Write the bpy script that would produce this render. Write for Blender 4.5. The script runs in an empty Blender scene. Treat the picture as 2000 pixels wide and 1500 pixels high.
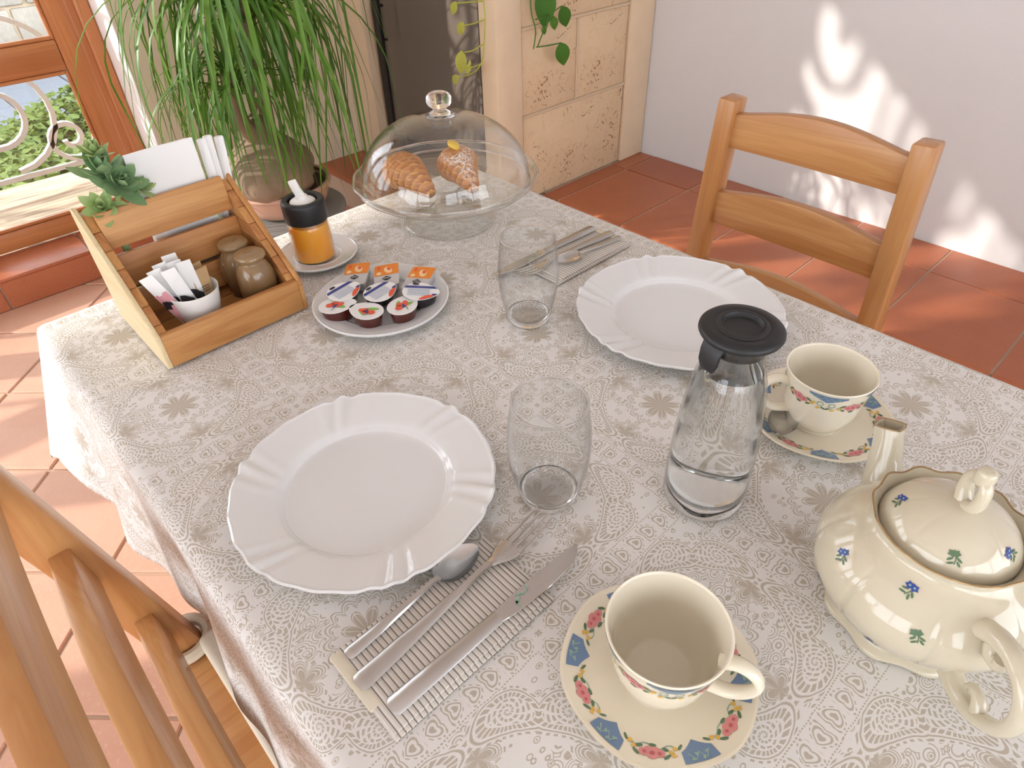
import bpy, bmesh, math, random
from mathutils import Vector, Matrix
PI = math.pi
random.seed(7)
sc = bpy.context.scene
COL = sc.collection

# ------------------------------------------------------------------ camera
cam_d = bpy.data.cameras.new('camera'); cam = bpy.data.objects.new('camera', cam_d); COL.objects.link(cam)
F = 1276.97
yaw, pit, rol = .735401, .697623, -.0357958
fw = Vector((math.sin(yaw)*math.cos(pit), math.cos(yaw)*math.cos(pit), -math.sin(pit)))
rt = Vector((math.cos(yaw), -math.sin(yaw), 0)); up = rt.cross(fw)
r2 = math.cos(rol)*rt + math.sin(rol)*up; u2 = -math.sin(rol)*rt + math.cos(rol)*up
cam.matrix_world = Matrix(((r2.x, u2.x, -fw.x, 0), (r2.y, u2.y, -fw.y, 0), (r2.z, u2.z, -fw.z, 1.27), (0, 0, 0, 1)))
cam_d.sensor_width = 36; cam_d.lens = F*36/2000; cam_d.clip_start = .02; cam_d.clip_end = 200
sc.camera = cam

# ------------------------------------------------------------------ world, sun, exposure
w = bpy.data.worlds.new('sky'); sc.world = w; w.use_nodes = True
nt = w.node_tree; bg = nt.nodes['Background']
bg.inputs['Color'].default_value = (.88, .93, 1.0, 1); bg.inputs['Strength'].default_value = 4.2
sun_d = bpy.data.lights.new('sun', 'SUN'); sun = bpy.data.objects.new('sun', sun_d); COL.objects.link(sun)
sun_d.energy = 5.0; sun_d.color = (1, .94, .86); sun_d.angle = math.radians(.7)
sun.rotation_euler = Vector((1.4, -1, -.75)).to_track_quat('-Z', 'Y').to_euler()
def portal(loc, rot, sx, sy):
    d = bpy.data.lights.new('portal', 'AREA'); d.shape = 'RECTANGLE'; d.size = sx; d.size_y = sy; d.cycles.is_portal = True
    o = bpy.data.objects.new('portal', d); COL.objects.link(o); o.location = loc; o.rotation_euler = rot
portal((-.85, 3.0, 1.15), (-PI/2, 0, 0), 3.2, 2.2)
portal((-3.1, .6, 1.3), (0, -PI/2, 0), 2.2, 3.6)
sc.view_settings.view_transform = 'Standard'; sc.view_settings.look = 'None'
sc.view_settings.exposure = 0.24; sc.view_settings.gamma = 1; sc.view_settings.use_curve_mapping = False
sc.cycles.max_bounces = 10; sc.cycles.transmission_bounces = 10; sc.cycles.transparent_max_bounces = 20; sc.cycles.diffuse_bounces = 3; sc.cycles.glossy_bounces = 4
sc.cycles.use_adaptive_sampling = True; sc.cycles.adaptive_threshold = .05; sc.cycles.adaptive_min_samples = 16; sc.cycles.time_limit = 900
sc.cycles.sample_clamp_indirect = 6

# ------------------------------------------------------------------ node helpers
class X:
    """a float socket with arithmetic"""
    def __init__(s, t, k): s.t, s.k = t, k
    def op(s, o, *a, clamp=False):
        n = s.t.nodes.new('ShaderNodeMath'); n.operation = o; n.use_clamp = clamp
        for i, v in enumerate((s,)+a):
            if isinstance(v, X): s.t.links.new(v.k, n.inputs[i])
            else: n.inputs[i].default_value = v
        return X(s.t, n.outputs[0])
    def __add__(s, o): return s.op('ADD', o)
    __radd__ = __add__
    def __mul__(s, o): return s.op('MULTIPLY', o)
    __rmul__ = __mul__
    def __sub__(s, o): return s.op('SUBTRACT', o)
    def __rsub__(s, o): return (s*-1)+o
    def __truediv__(s, o): return s.op('DIVIDE', o)
    def abs(s): return s.op('ABSOLUTE')
    def fr(s): return s.op('FRACT')
    def floor(s): return s.op('FLOOR')
    def sin(s): return s.op('SINE')
    def cos(s): return s.op('COSINE')
    def sqrt(s): return s.op('SQRT')
    def lt(s, o): return s.op('LESS_THAN', o)
    def gt(s, o): return s.op('GREATER_THAN', o)
    def mn(s, o): return s.op('MINIMUM', o)
    def mx(s, o): return s.op('MAXIMUM', o)
    def at2(s, o): return s.op('ARCTAN2', o)
    def pw(s, o): return s.op('POWER', o)
    def ss(s, a, b):
        n = s.t.nodes.new('ShaderNodeMapRange'); n.interpolation_type = 'SMOOTHSTEP'
        s.t.links.new(s.k, n.inputs[0]); n.inputs[1].default_value = a; n.inputs[2].default_value = b
        return X(s.t, n.outputs[0])
def ln(a, b): return (a*a+b*b).sqrt()

MATS = {}
def newmat(name):
    m = bpy.data.materials.new(name); m.use_nodes = True
    t = m.node_tree; b = t.nodes['Principled BSDF']; MATS[name] = m
    return m, t, b
def c4(c): return (c[0], c[1], c[2], 1)
def srgb(r, g, b):
    f = lambda v: ((v/255+.055)/1.055)**2.4 if v > 10 else v/255/12.92
    return (f(r), f(g), f(b))
def mix(t, fac, a, b):
    n = t.nodes.new('ShaderNodeMix'); n.data_type = 'RGBA'
    for i, v in ((0, fac), (6, a), (7, b)):
        if isinstance(v, X): t.links.new(v.k, n.inputs[i])
        elif hasattr(v, 'links'): t.links.new(v, n.inputs[i])
        elif isinstance(v, (int, float)): n.inputs[i].default_value = v
        else: n.inputs[i].default_value = c4(v)
    return n.outputs[2]
def coord(t, which='Object', scale=(1, 1, 1), rot=(0, 0, 0)):
    n = t.nodes.new('ShaderNodeTexCoord'); m = t.nodes.new('ShaderNodeMapping')
    m.inputs['Scale'].default_value = scale; m.inputs['Rotation'].default_value = rot
    t.links.new(n.outputs[which], m.inputs[0]); return m.outputs[0]
def noise(t, vec, scale, detail=3, rough=.5, dist=0):
    n = t.nodes.new('ShaderNodeTexNoise'); t.links.new(vec, n.inputs['Vector'])
    n.inputs['Scale'].default_value = scale; n.inputs['Detail'].default_value = detail
    n.inputs['Roughness'].default_value = rough; n.inputs['Distortion'].default_value = dist
    return X(t, n.outputs[0])
def voro(t, vec, scale, feature='F1', rnd=1.0, out='Distance'):
    n = t.nodes.new('ShaderNodeTexVoronoi'); n.feature = feature; t.links.new(vec, n.inputs['Vector'])
    n.inputs['Scale'].default_value = scale; n.inputs['Randomness'].default_value = rnd
    return X(t, n.outputs[out])
def bump(t, b, h, strength=.3, dist=.002):
    n = t.nodes.new('ShaderNodeBump'); n.inputs['Strength'].default_value = strength; n.inputs['Distance'].default_value = dist
    t.links.new(h.k, n.inputs['Height']); t.links.new(n.outputs[0], b.inputs['Normal'])
def objrand(t):
    n = t.nodes.new('ShaderNodeObjectInfo'); return X(t, n.outputs['Random'])

def plain(name, col, rough=.5, metal=0, spec=.5, coat=0, sss=0, noise_amt=0, bumps=0, bscale=200):
    m, t, b = newmat(name)
    b.inputs['Base Color'].default_value = c4(col); b.inputs['Roughness'].default_value = rough
    b.inputs['Metallic'].default_value = metal; b.inputs['Specular IOR Level'].default_value = spec
    b.inputs['Coat Weight'].default_value = coat; b.inputs['Coat Roughness'].default_value = .05
    if noise_amt:
        v = coord(t); n = noise(t, v, 14, 4)
        t.links.new(mix(t, n, [c*(1-noise_amt) for c in col], [min(1, c*(1+noise_amt)) for c in col]), b.inputs['Base Color'])
    if bumps: bump(t, b, noise(t, coord(t), bscale, 4), bumps, .001)
    if sss:
        b.inputs['Subsurface Weight'].default_value = sss; b.inputs['Subsurface Radius'].default_value = (.01, .006, .004); b.inputs['Subsurface Scale'].default_value = .3
    return m
def wood(name, light, dark, axis, rough=.38, freq=1.0, coat=.15, knots=0):
    m, t, b = newmat(name)
    s = [26*freq]*3; s[axis] = 1.4*freq
    v = coord(t, 'Object', s)
    n = noise(t, v, 1.0, 5, .55, .6)
    rings = ((n*9).fr()-.5).abs()*2
    s2 = [230]*3; s2[axis] = 6
    fine = noise(t, coord(t, 'Object', s2), 1, 2)
    f = (n.ss(.32, .68)*.55 + rings*.28 + fine*.25).op('ADD', -.05, clamp=True)
    colr = mix(t, f, light, dark)
    r = objrand(t)
    colr2 = mix(t, r*.18, colr, dark)
    t.links.new(colr2, b.inputs['Base Color']); b.inputs['Roughness'].default_value = rough
    b.inputs['Coat Weight'].default_value = coat; b.inputs['Coat Roughness'].default_value = .2
    bump(t, b, f, .12, .0006)
    return m
def glass(name, col=(1, 1, 1), ior=1.45, rough=0):
    m = bpy.data.materials.new(name); m.use_nodes = True; t = m.node_tree
    t.nodes.remove(t.nodes['Principled BSDF'])
    g = t.nodes.new('ShaderNodeBsdfGlass'); g.inputs['Color'].default_value = c4(col); g.inputs['IOR'].default_value = ior; g.inputs['Roughness'].default_value = rough
    t.links.new(g.outputs[0], t.nodes['Material Output'].inputs[0]); MATS[name] = m
    return m
def schlick(t, f0=.05):
    lw = t.nodes.new('ShaderNodeLayerWeight'); lw.inputs[0].default_value = .5
    return X(t, lw.outputs['Facing']).pw(4)*(1-f0)+f0
def thinglass(name, tint=(1, 1, 1)):
    m = bpy.data.materials.new(name); m.use_nodes = True; t = m.node_tree
    t.nodes.remove(t.nodes['Principled BSDF'])
    tr = t.nodes.new('ShaderNodeBsdfTransparent'); tr.inputs[0].default_value = c4(tint)
    gl = t.nodes.new('ShaderNodeBsdfGlossy'); gl.inputs['Roughness'].default_value = 0.0
    mx = t.nodes.new('ShaderNodeMixShader')
    t.links.new(schlick(t).k, mx.inputs[0]); t.links.new(tr.outputs[0], mx.inputs[1]); t.links.new(gl.outputs[0], mx.inputs[2])
    t.links.new(mx.outputs[0], t.nodes['Material Output'].inputs[0]); MATS[name] = m
    return m

# ---- materials
plain('plaster', srgb(222, 220, 219), .85, noise_amt=.02, bumps=.25, bscale=60)
plain('plaster_beige', srgb(222, 208, 182), .85, noise_amt=.02, bumps=.15, bscale=60)
plain('white_paint', srgb(243, 240, 235), .7)
plain('grout', srgb(205, 178, 155), .9)
plain('mortar', srgb(214, 190, 160), .9, bumps=.3)
def terracotta(name, a, b_, c, rough=.45):
    m, t, b = newmat(name)
    v = coord(t); r = objrand(t)
    n = noise(t, v, 9, 5, .6); n2 = noise(t, v, 120, 3)
    base = mix(t, (n*.8+r*.5-.15).op('ADD', 0, clamp=True), a, b_)
    col = mix(t, n2.ss(.55, .75)*.35, base, c)
    t.links.new(col, b.inputs['Base Color']); b.inputs['Roughness'].default_value = rough
    bump(t, b, n*.6+n2*.4, .25, .0015)
terracotta('terracotta_floor', srgb(206, 150, 122), srgb(220, 176, 150), srgb(228, 192, 168), .5)
terracotta('terracotta_step', srgb(164, 88, 56), srgb(186, 112, 76), srgb(146, 74, 46), .38)
def travertine():
    m, t, b = newmat('travertine')
    v = coord(t); n = noise(t, v, 7, 5, .6); d = noise(t, v, 22, 4, .6, 1.5)
    pits = noise(t, v, 34, 5, .62, 2.2).ss(.60, .66)*noise(t, v, 6, 3).ss(.46, .58)
    base = mix(t, n, srgb(234, 208, 172), srgb(218, 186, 148))
    base = mix(t, d.ss(.5, .75)*.45, base, srgb(206, 162, 116))
    col = mix(t, pits, base, srgb(150, 102, 66))
    t.links.new(col, b.inputs['Base Color']); b.inputs['Roughness'].default_value = .75
    bump(t, b, n*.3+d*.4-pits*1.4, .7, .006)
travertine()
plain('stone_smooth', srgb(232, 208, 176), .7, noise_amt=.06, bumps=.2, bscale=40)
wood('door_wood', srgb(204, 136, 82), srgb(164, 94, 50), 2, .4, .7)
wood('door_wood_x', srgb(204, 136, 82), srgb(164, 94, 50), 0, .4, .7)
for i, a in enumerate('xyz'):
    wood('pine_'+a, srgb(214, 162, 104), srgb(180, 118, 64), i, .35, .8, .3)
    wood('crate_'+a, srgb(214, 160, 98), srgb(172, 108, 54), i, .5, 1.5, .05)
wood('crate_pale', srgb(240, 222, 182), srgb(222, 194, 146), 1, .55, 1.6, .05)
wood('crate_end', srgb(206, 146, 90), srgb(160, 98, 52), 1, .6, 3, 0)
plain('iron_white', srgb(188, 187, 187), .35, bumps=.1)
plain('iron_black', srgb(26, 24, 24), .4)
plain('firebox', srgb(58, 50, 44), .9, noise_amt=.3)
thinglass('pane_glass', (.98, .985, .985))
m_, t_, b_ = newmat('stove_glass'); b_.inputs['Base Color'].default_value = c4(srgb(112, 102, 94)); b_.inputs['Roughness'].default_value = .12
thinglass('clear_glass', (.988, .992, .992))
glass('solid_glass', (1, 1, 1), 1.45)
thinglass('green_glass', (.985, .994, .99))
glass('water', (.99, 1, 1), 1.333)
plain('white_china', srgb(238, 237, 236), .12, coat=.5)
plain('cream_china', srgb(240, 229, 206), .14, coat=.5)
plain('teapot_china', srgb(214, 203, 178), .1, coat=.6)
plain('gold', srgb(176, 146, 104), .35, metal=.7)
plain('steel', srgb(208, 207, 205), .13, metal=1)
plain('steel_matt', srgb(200, 199, 197), .28, metal=1)
plain('black_rubber', srgb(34, 34, 36), .45)
plain('white_plastic', srgb(240, 236, 230), .4)
plain('paper_white', srgb(246, 244, 241), .9, bumps=.15, bscale=400)
plain('pink_print', srgb(222, 142, 140), .3)
plain('red_print', srgb(194, 96, 102), .3)
plain('blue_print', srgb(112, 136, 168), .3)
plain('dark_blue_print', srgb(54, 78, 156), .3)
plain('green_print', srgb(92, 120, 88), .3)
plain('pale_green', srgb(150, 178, 160), .3)
plain('yellow_print', srgb(226, 182, 86), .3)
plain('navy_print', srgb(60, 70, 140), .35)
plain('orange_print', srgb(240, 140, 50), .35)
plain('pale_orange_print', srgb(250, 216, 160), .35)
plain('coral_print', srgb(236, 96, 70), .35)
plain('lime_print', srgb(140, 190, 90), .35)
plain('grey_print', srgb(176, 186, 206), .4)
plain('black_print', srgb(40, 38, 42), .4)
plain('foil_white', srgb(244, 242, 240), .35)
plain('foil_grey', srgb(206, 202, 200), .35)
plain('tub_berry', srgb(82, 28, 20), .15, coat=.5)
plain('tub_dark', srgb(30, 24, 28), .2, coat=.4)
plain('tub_clear', srgb(196, 192, 192), .2, coat=.4)
def stone_jar():
    m, t, b = newmat('brown_stoneware'); v = coord(t); n = noise(t, v, 30, 4)
    sep = t.nodes.new('ShaderNodeSeparateXYZ'); t.links.new(v, sep.inputs[0]); z = X(t, sep.outputs[2])
    t.links.new(mix(t, (z*14+n*.6-.35).op('ADD', 0, clamp=True), srgb(92, 62, 38), srgb(150, 120, 84)), b.inputs['Base Color'])
    b.inputs['Roughness'].default_value = .18; b.inputs['Coat Weight'].default_value = .5
stone_jar()
m_, t_, b_ = newmat('honey'); b_.inputs['Base Color'].default_value = c4(srgb(252, 170, 48)); b_.inputs['Roughness'].default_value = .15
b_.inputs['Subsurface Weight'].default_value = .6; b_.inputs['Subsurface Radius'].default_value = (.03, .012, .003); b_.inputs['Subsurface Scale'].default_value = .5
t_.links.new(mix(t_, noise(t_, coord(t_), 26, 3), srgb(255, 190, 74), srgb(252, 146, 34)), b_.inputs['Base Color'])
def foliage(name, a, b_, trans=.25, rough=.4, sc_=6):
    m, t, b = newmat(name); v = coord(t); n = noise(t, v, sc_, 3); r = objrand(t)
    col = mix(t, (n*.6+r*.6-.1).op('ADD', 0, clamp=True), a, b_)
    t.links.new(col, b.inputs['Base Color']); b.inputs['Roughness'].default_value = rough
    tl = t.nodes.new('ShaderNodeBsdfTranslucent'); t.links.new(col, tl.inputs[0])
    mx = t.nodes.new('ShaderNodeMixShader'); mx.inputs[0].default_value = trans
    t.links.new(b.outputs[0], mx.inputs[1]); t.links.new(tl.outputs[0], mx.inputs[2])
    t.links.new(mx.outputs[0], t.nodes['Material Output'].inputs[0])
foliage('palm_leaf', srgb(58, 104, 34), srgb(118, 160, 62), .3)
foliage('vine_yellow', srgb(196, 206, 90), srgb(220, 222, 120), .4)
foliage('vine_green', srgb(62, 118, 46), srgb(96, 146, 60), .3)
foliage('succulent', srgb(122, 166, 112), srgb(180, 206, 156), .3, .45, 30)
foliage('succulent_light', srgb(160, 192, 116), srgb(212, 224, 166), .3, .45, 30)
foliage('hedge_leaf', srgb(58, 92, 42), srgb(138, 152, 66), .3, .6, 3)
plain('bark', srgb(146, 124, 102), .9, noise_amt=.55, bumps=1.0, bscale=24)
plain('soil', srgb(84, 66, 54), .95, noise_amt=.4, bumps=.8, bscale=120)
plain('terracotta_pot', srgb(196, 156, 134), .8, noise_amt=.08)
plain('grey_pot', srgb(136, 132, 126), .6)
plain('cushion', srgb(232, 222, 200), .9, bumps=.3)
plain('sugar_brown', srgb(196, 160, 116), .8)
plain('pink_paper', srgb(226, 160, 166), .7)
plain('flagstone', srgb(112, 118, 126), .8, noise_amt=.06)
plain('garden_stone', srgb(170, 160, 148), .9, noise_amt=.25, bumps=.8, bscale=8)
plain('ground_dark', srgb(66, 84, 44), .95, noise_amt=.3)
def ledge():
    m, t, b = newmat('weathered_ledge'); n = noise(t, coord(t, 'Object', (3, 40, 40)), 1, 5, .6, .8)
    t.links.new(mix(t, n.ss(.35, .7), srgb(186, 170, 144), srgb(116, 92, 68)), b.inputs['Base Color']); b.inputs['Roughness'].default_value = .8
ledge()
def croissant_mat(name, sugar):
    m, t, b = newmat(name); v = coord(t)
    at_ = t.nodes.new('ShaderNodeAttribute'); at_.attribute_name = 'ridge'; rd = X(t, at_.outputs['Fac'])
    n = noise(t, v, 50, 4, .6); n2 = noise(t, coord(t, 'Object', (60, 60, 300)), 1.2, 3)
    col = mix(t, (rd*.9+n*.35-.15).op('ADD', 0, clamp=True), srgb(222, 152, 76), srgb(146, 76, 28))
    col = mix(t, n2.ss(.5, .72)*.5, col, srgb(240, 196, 128))
    if sugar:
        g = t.nodes.new('ShaderNodeNewGeometry'); sp = t.nodes.new('ShaderNodeSeparateXYZ'); t.links.new(g.outputs['Normal'], sp.inputs[0])
        s = noise(t, v, 240, 3, .7).ss(.44, .56)*X(t, sp.outputs[2]).ss(.35, .8)*noise(t, v, 22, 2).ss(.32, .5)
        col = mix(t, s*.85, col, srgb(250, 246, 240))
    t.links.new(col, b.inputs['Base Color']); b.inputs['Roughness'].default_value = .42
    bump(t, b, n*.5+n2*.5+rd*.6, .6, .0018)
croissant_mat('croissant_plain', False); croissant_mat('croissant_sugar', True)
plain('custard', srgb(246, 204, 72), .3)
def napkin_stripe():
    m, t, b = newmat('ribbed_cotton'); v = coord(t)
    sp = t.nodes.new('ShaderNodeSeparateXYZ'); t.links.new(v, sp.inputs[0]); x = X(t, sp.outputs[0]) + (noise(t, v, 25, 2)-.5)*.0012
    f = (x/.0051).fr(); line = f.lt(.2)
    n = noise(t, v, 900, 2)
    t.links.new(mix(t, line*.85, srgb(226, 218, 208), srgb(98, 88, 80)), b.inputs['Base Color']); b.inputs['Roughness'].default_value = .95
    bump(t, b, (f-.6).abs()*-1+n*.2, .6, .0015)
napkin_stripe()
def cloth_mat():
    m, t, b = newmat('damask_cloth')
    uv = t.nodes.new('ShaderNodeUVMap'); uv.uv_map = 'UVMap'
    nz = t.nodes.new('ShaderNodeTexNoise'); nz.inputs['Scale'].default_value = 45; t.links.new(uv.outputs[0], nz.inputs['Vector'])
    sp = t.nodes.new('ShaderNodeSeparateXYZ'); t.links.new(uv.outputs[0], sp.inputs[0])
    sc_ = t.nodes.new('ShaderNodeSeparateColor'); t.links.new(nz.outputs['Color'], sc_.inputs[0])
    u = X(t, sp.outputs[0]) + (X(t, sc_.outputs[0])-.5)*.005
    v = X(t, sp.outputs[1]) + (X(t, sc_.outputs[1])-.5)*.005
    P = .205
    x = ((u/P).fr()-.5)*P; y = ((v/P).fr()-.5)*P
    ax, ay = x.abs(), y.abs()
    H = P/2
    def line(d, w_): return d.abs().lt(w_)
    # rosette at the cell centre
    r = ln(x, y); th = y.at2(x)
    pet = (th*4).cos().abs()
    d1 = r-(.009+.016*pet.pw(.6))
    ros = d1.lt(0)*(1-line(d1+.0024, .0007))*(1-(th*8).sin().abs().lt(.15))
    d2 = r-(.033+(th*8).cos().abs()*.006)
    ring = line(d2, .0008).mx(line(d2+.0035, .0006)).mx(line(d2+.006, .0009)*((th*32).sin().gt(0)))
    # four palmettes on the cell's axes
    big = ax.mx(ay); sml = ax.mn(ay)
    px_, py_ = big-.064, sml
    pr = ln(px_, py_); pt = py_.at2(px_*-1)
    d3 = pr-(.007+.011*((pt*2.5).cos().abs()))
    palm = d3.lt(0)*(1-line(d3+.002, .0006))*(1-line(d3+.0055, .0005))
    palm = palm.mx(line(d3-.0016, .0005)).mx(line(d3-.0045, .0009)*((pt*18).sin().gt(0)))
    # paisleys on the diagonals: bent drops with a spiral of dots inside
    cx = big-.068; cy = sml-.046
    qx = cx*.70+cy*.71; qy = cy*.70-cx*.71
    qb = qx+qy*qy*16
    rad = (.0150-qy*.20).mx(.002).mn(.0205)
    d4 = ln(qb*1.05, qy*.62)-rad
    a4 = (qy+.008).at2(qb); r4 = ln(qb, qy+.008)
    spiral = ((r4/.0040)+a4*(1/(2*PI))).fr()
    inner = d4.lt(-.0052)*spiral.lt(.5)*((a4*11+r4*400).sin().gt(-.55))
    rim = (d4.gt(-.0042)*d4.lt(-.0008))*((a4*26).sin().gt(-.5))
    pais = inner.mx(rim).mx(line(d4-.0012, .0006)).mx(line(d4-.0038, .0009)*((a4*22).sin().gt(.0)))
    # bands of dots and little drops between the cells
    e = H-big; along = sml
    band = e.lt(.0135)
    dots = line(e-.0118, .0006)*((along/.0030).fr().lt(.6))
    rc = ln(e*.8, ((along/.019).fr()-.5)*.019+(e-.004)*.5)
    rings = line(rc-.0052, .0007).mx(rc.lt(.0024)).mx(line(rc-.0078, .0006)*((along/.0042).fr().gt(.5)))
    bandm = band*(dots.mx(rings*e.lt(.0105)))
    # scattered drops everywhere else
    vm = t.nodes.new('ShaderNodeVectorMath'); vm.operation = 'MULTIPLY'; vm.inputs[1].default_value = (1, 1.5, 1); t.links.new(uv.outputs[0], vm.inputs[0])
    vd = voro(t, vm.outputs[0], 95, 'F1', .85)
    drops = vd.lt(.34)*(1-line(vd-.2, .05))
    occupied = d2.lt(.003).mx(d4.lt(.0055)).mx(d3.lt(.006)).mx(band)
    core = ros.mx(ring).mx(palm*(d4.gt(.004))).mx(pais*d2.gt(.002))
    curls = (voro(t, vm.outputs[0], 62, 'F1', .6)*6).fr().lt(.33)*noise(t, uv.outputs[0], 16, 2).gt(.52)
    pat = (core*(1-band)).mx(bandm).mx((1-occupied)*(drops.mx(curls)))
    weave = noise(t, uv.outputs[0], 1400, 2)
    pat = pat*(weave.ss(.25, .5)*.45+.55)
    wear = noise(t, uv.outputs[0], 5, 3)
    base = mix(t, wear, srgb(232, 228, 223), srgb(242, 238, 234))
    mot = mix(t, wear, srgb(190, 178, 161), srgb(203, 193, 178))
    t.links.new(mix(t, pat, base, mot), b.inputs['Base Color'])
    b.inputs['Roughness'].default_value = .9; b.inputs['Specular IOR Level'].default_value = .2
    bump(t, b, weave*.5+pat*-.3, .25, .0008)
cloth_mat()

# ------------------------------------------------------------------ mesh helpers
def mesh_obj(name, vf, mat, parent=None, loc=None, smooth=35, rot=None):
    v, f = vf
    me = bpy.data.meshes.new(name); me.from_pydata([tuple(p) for p in v], [], f); me.update()
    bm = bmesh.new(); bm.from_mesh(me); bmesh.ops.recalc_face_normals(bm, faces=bm.faces); bm.to_mesh(me); bm.free()
    if smooth:
        me.polygons.foreach_set('use_smooth', [True]*len(me.polygons)); me.set_sharp_from_angle(angle=math.radians(smooth))
    me.materials.append(MATS[mat])
    o = bpy.data.objects.new(name, me); COL.objects.link(o)
    if parent: o.parent = parent
    if loc: o.location = loc
    if rot: o.rotation_euler = rot
    return o
def shared(name, me, parent, loc=(0, 0, 0), rot=(0, 0, 0), scale=None):
    o = bpy.data.objects.new(name, me); COL.objects.link(o); o.parent = parent; o.location = loc; o.rotation_euler = rot
    if scale: o.scale = scale
    return o
def tag(o, label, cat, group=None):
    o['label'] = label; o['category'] = cat
    if group: o['group'] = group
    return o
def thing(name, label, cat, loc=(0, 0, 0), rz=0, group=None):
    o = bpy.data.objects.new(name, None); COL.objects.link(o); o.empty_display_size = .05
    o.location = loc; o.rotation_euler = (0, 0, rz); return tag(o, label, cat, group)
def struct(o): o['kind'] = 'structure'; return o
def dup(root, loc=None, rz=None, label=None):
    r = root.copy(); COL.objects.link(r)
    if loc: r.location = loc
    if rz is not None: r.rotation_euler = (0, 0, rz)
    if label: r['label'] = label
    for ch in list(root.children):
        c = ch.copy(); COL.objects.link(c); c.parent = r
        for g in ch.children:
            d = g.copy(); COL.objects.link(d); d.parent = c
    return r
def join(*vfs):
    V, Fc = [], []
    for v, f in vfs:
        o = len(V); V += [tuple(p) for p in v]; Fc += [tuple(i+o for i in q) for q in f]
    return V, Fc
def xf(vf, M): return [tuple(M @ Vector(p)) for p in vf[0]], vf[1]
def move(vf, d): return [(p[0]+d[0], p[1]+d[1], p[2]+d[2]) for p in vf[0]], vf[1]
def box(a, b, bev=0, seg=1):
    x0, y0, z0 = a; x1, y1, z1 = b
    v = [(x0, y0, z0), (x1, y0, z0), (x1, y1, z0), (x0, y1, z0), (x0, y0, z1), (x1, y0, z1), (x1, y1, z1), (x0, y1, z1)]
    f = [(0, 3, 2, 1), (4, 5, 6, 7), (0, 1, 5, 4), (1, 2, 6, 5), (2, 3, 7, 6), (3, 0, 4, 7)]
    return bevel((v, f), bev, seg) if bev else (v, f)
def bevel(vf, bev, seg=1, angle=30):
    me = bpy.data.meshes.new('t'); me.from_pydata([tuple(p) for p in vf[0]], [], vf[1])
    bm = bmesh.new(); bm.from_mesh(me); bmesh.ops.recalc_face_normals(bm, faces=bm.faces)
    ed = [e for e in bm.edges if len(e.link_faces) == 2 and e.calc_face_angle(0) > math.radians(angle)]
    bmesh.ops.bevel(bm, geom=ed, offset=bev, segments=seg, affect='EDGES', profile=.5, clamp_overlap=True)
    bm.verts.index_update(); v = [tuple(p.co) for p in bm.verts]; f = [tuple(q.index for q in fc.verts) for fc in bm.faces]
    bm.free(); bpy.data.meshes.remove(me); return v, f
def lathe(prof, n=48, mod=None):
    V, Fc, rows = [], [], []
    for k, (r, z) in enumerate(prof):
        if r < 1e-6: rows.append([len(V)]*n); V.append((0, 0, z)); continue
        row = []
        for i in range(n):
            a = 2*PI*i/n; rr, zz = (mod(a, r, z) if mod else (r, z))
            row.append(len(V)); V.append((rr*math.cos(a), rr*math.sin(a), zz))
        rows.append(row)
    for A, B in zip(rows, rows[1:]):
        for i in range(n):
            j = (i+1) % n; q = []
            for k in (A[i], A[j], B[j], B[i]):
                if k not in q: q.append(k)
            if len(q) > 2: Fc.append(tuple(q))
    return V, Fc
def smoothprof(pts, n=6):
    """Catmull-Rom through profile points"""
    out = []
    P = [pts[0]]+list(pts)+[pts[-1]]
    for i in range(1, len(P)-2):
        for k in range(n):
            s = k/n; a, b, c, d = P[i-1], P[i], P[i+1], P[i+2]
            out.append(tuple(.5*((2*b[j])+(-a[j]+c[j])*s+(2*a[j]-5*b[j]+4*c[j]-d[j])*s*s+(-a[j]+3*b[j]-3*c[j]+d[j])*s**3) for j in range(len(b))))
    out.append(tuple(pts[-1])); return out
def tube(pts, rad, n=10, caps=True, ref=None, flat=1.0):
    pts = [Vector(p) for p in pts]; V, Fc = [], []
    rad = rad if isinstance(rad, (list, tuple)) else [rad]*len(pts)
    nrm = None
    for i, p in enumerate(pts):
        t = (pts[min(i+1, len(pts)-1)]-pts[max(i-1, 0)]).normalized()
        if nrm is None:
            r_ = Vector(ref) if ref else (Vector((0, 0, 1)) if abs(t.z) < .9 else Vector((1, 0, 0)))
            nrm = (r_-t*r_.dot(t)).normalized()
        else: nrm = (nrm-t*nrm.dot(t)).normalized()
        bn = t.cross(nrm)
        for k in range(n):
            a = 2*PI*k/n; V.append(tuple(p+nrm*(math.cos(a)*rad[i]*flat)+bn*(math.sin(a)*rad[i])))
    for i in range(len(pts)-1):
        for k in range(n):
            j = (k+1) % n; Fc.append((i*n+k, i*n+j, (i+1)*n+j, (i+1)*n+k))
    if caps: Fc += [tuple(range(n))[::-1], tuple(range((len(pts)-1)*n, len(pts)*n))]
    return V, Fc
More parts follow.
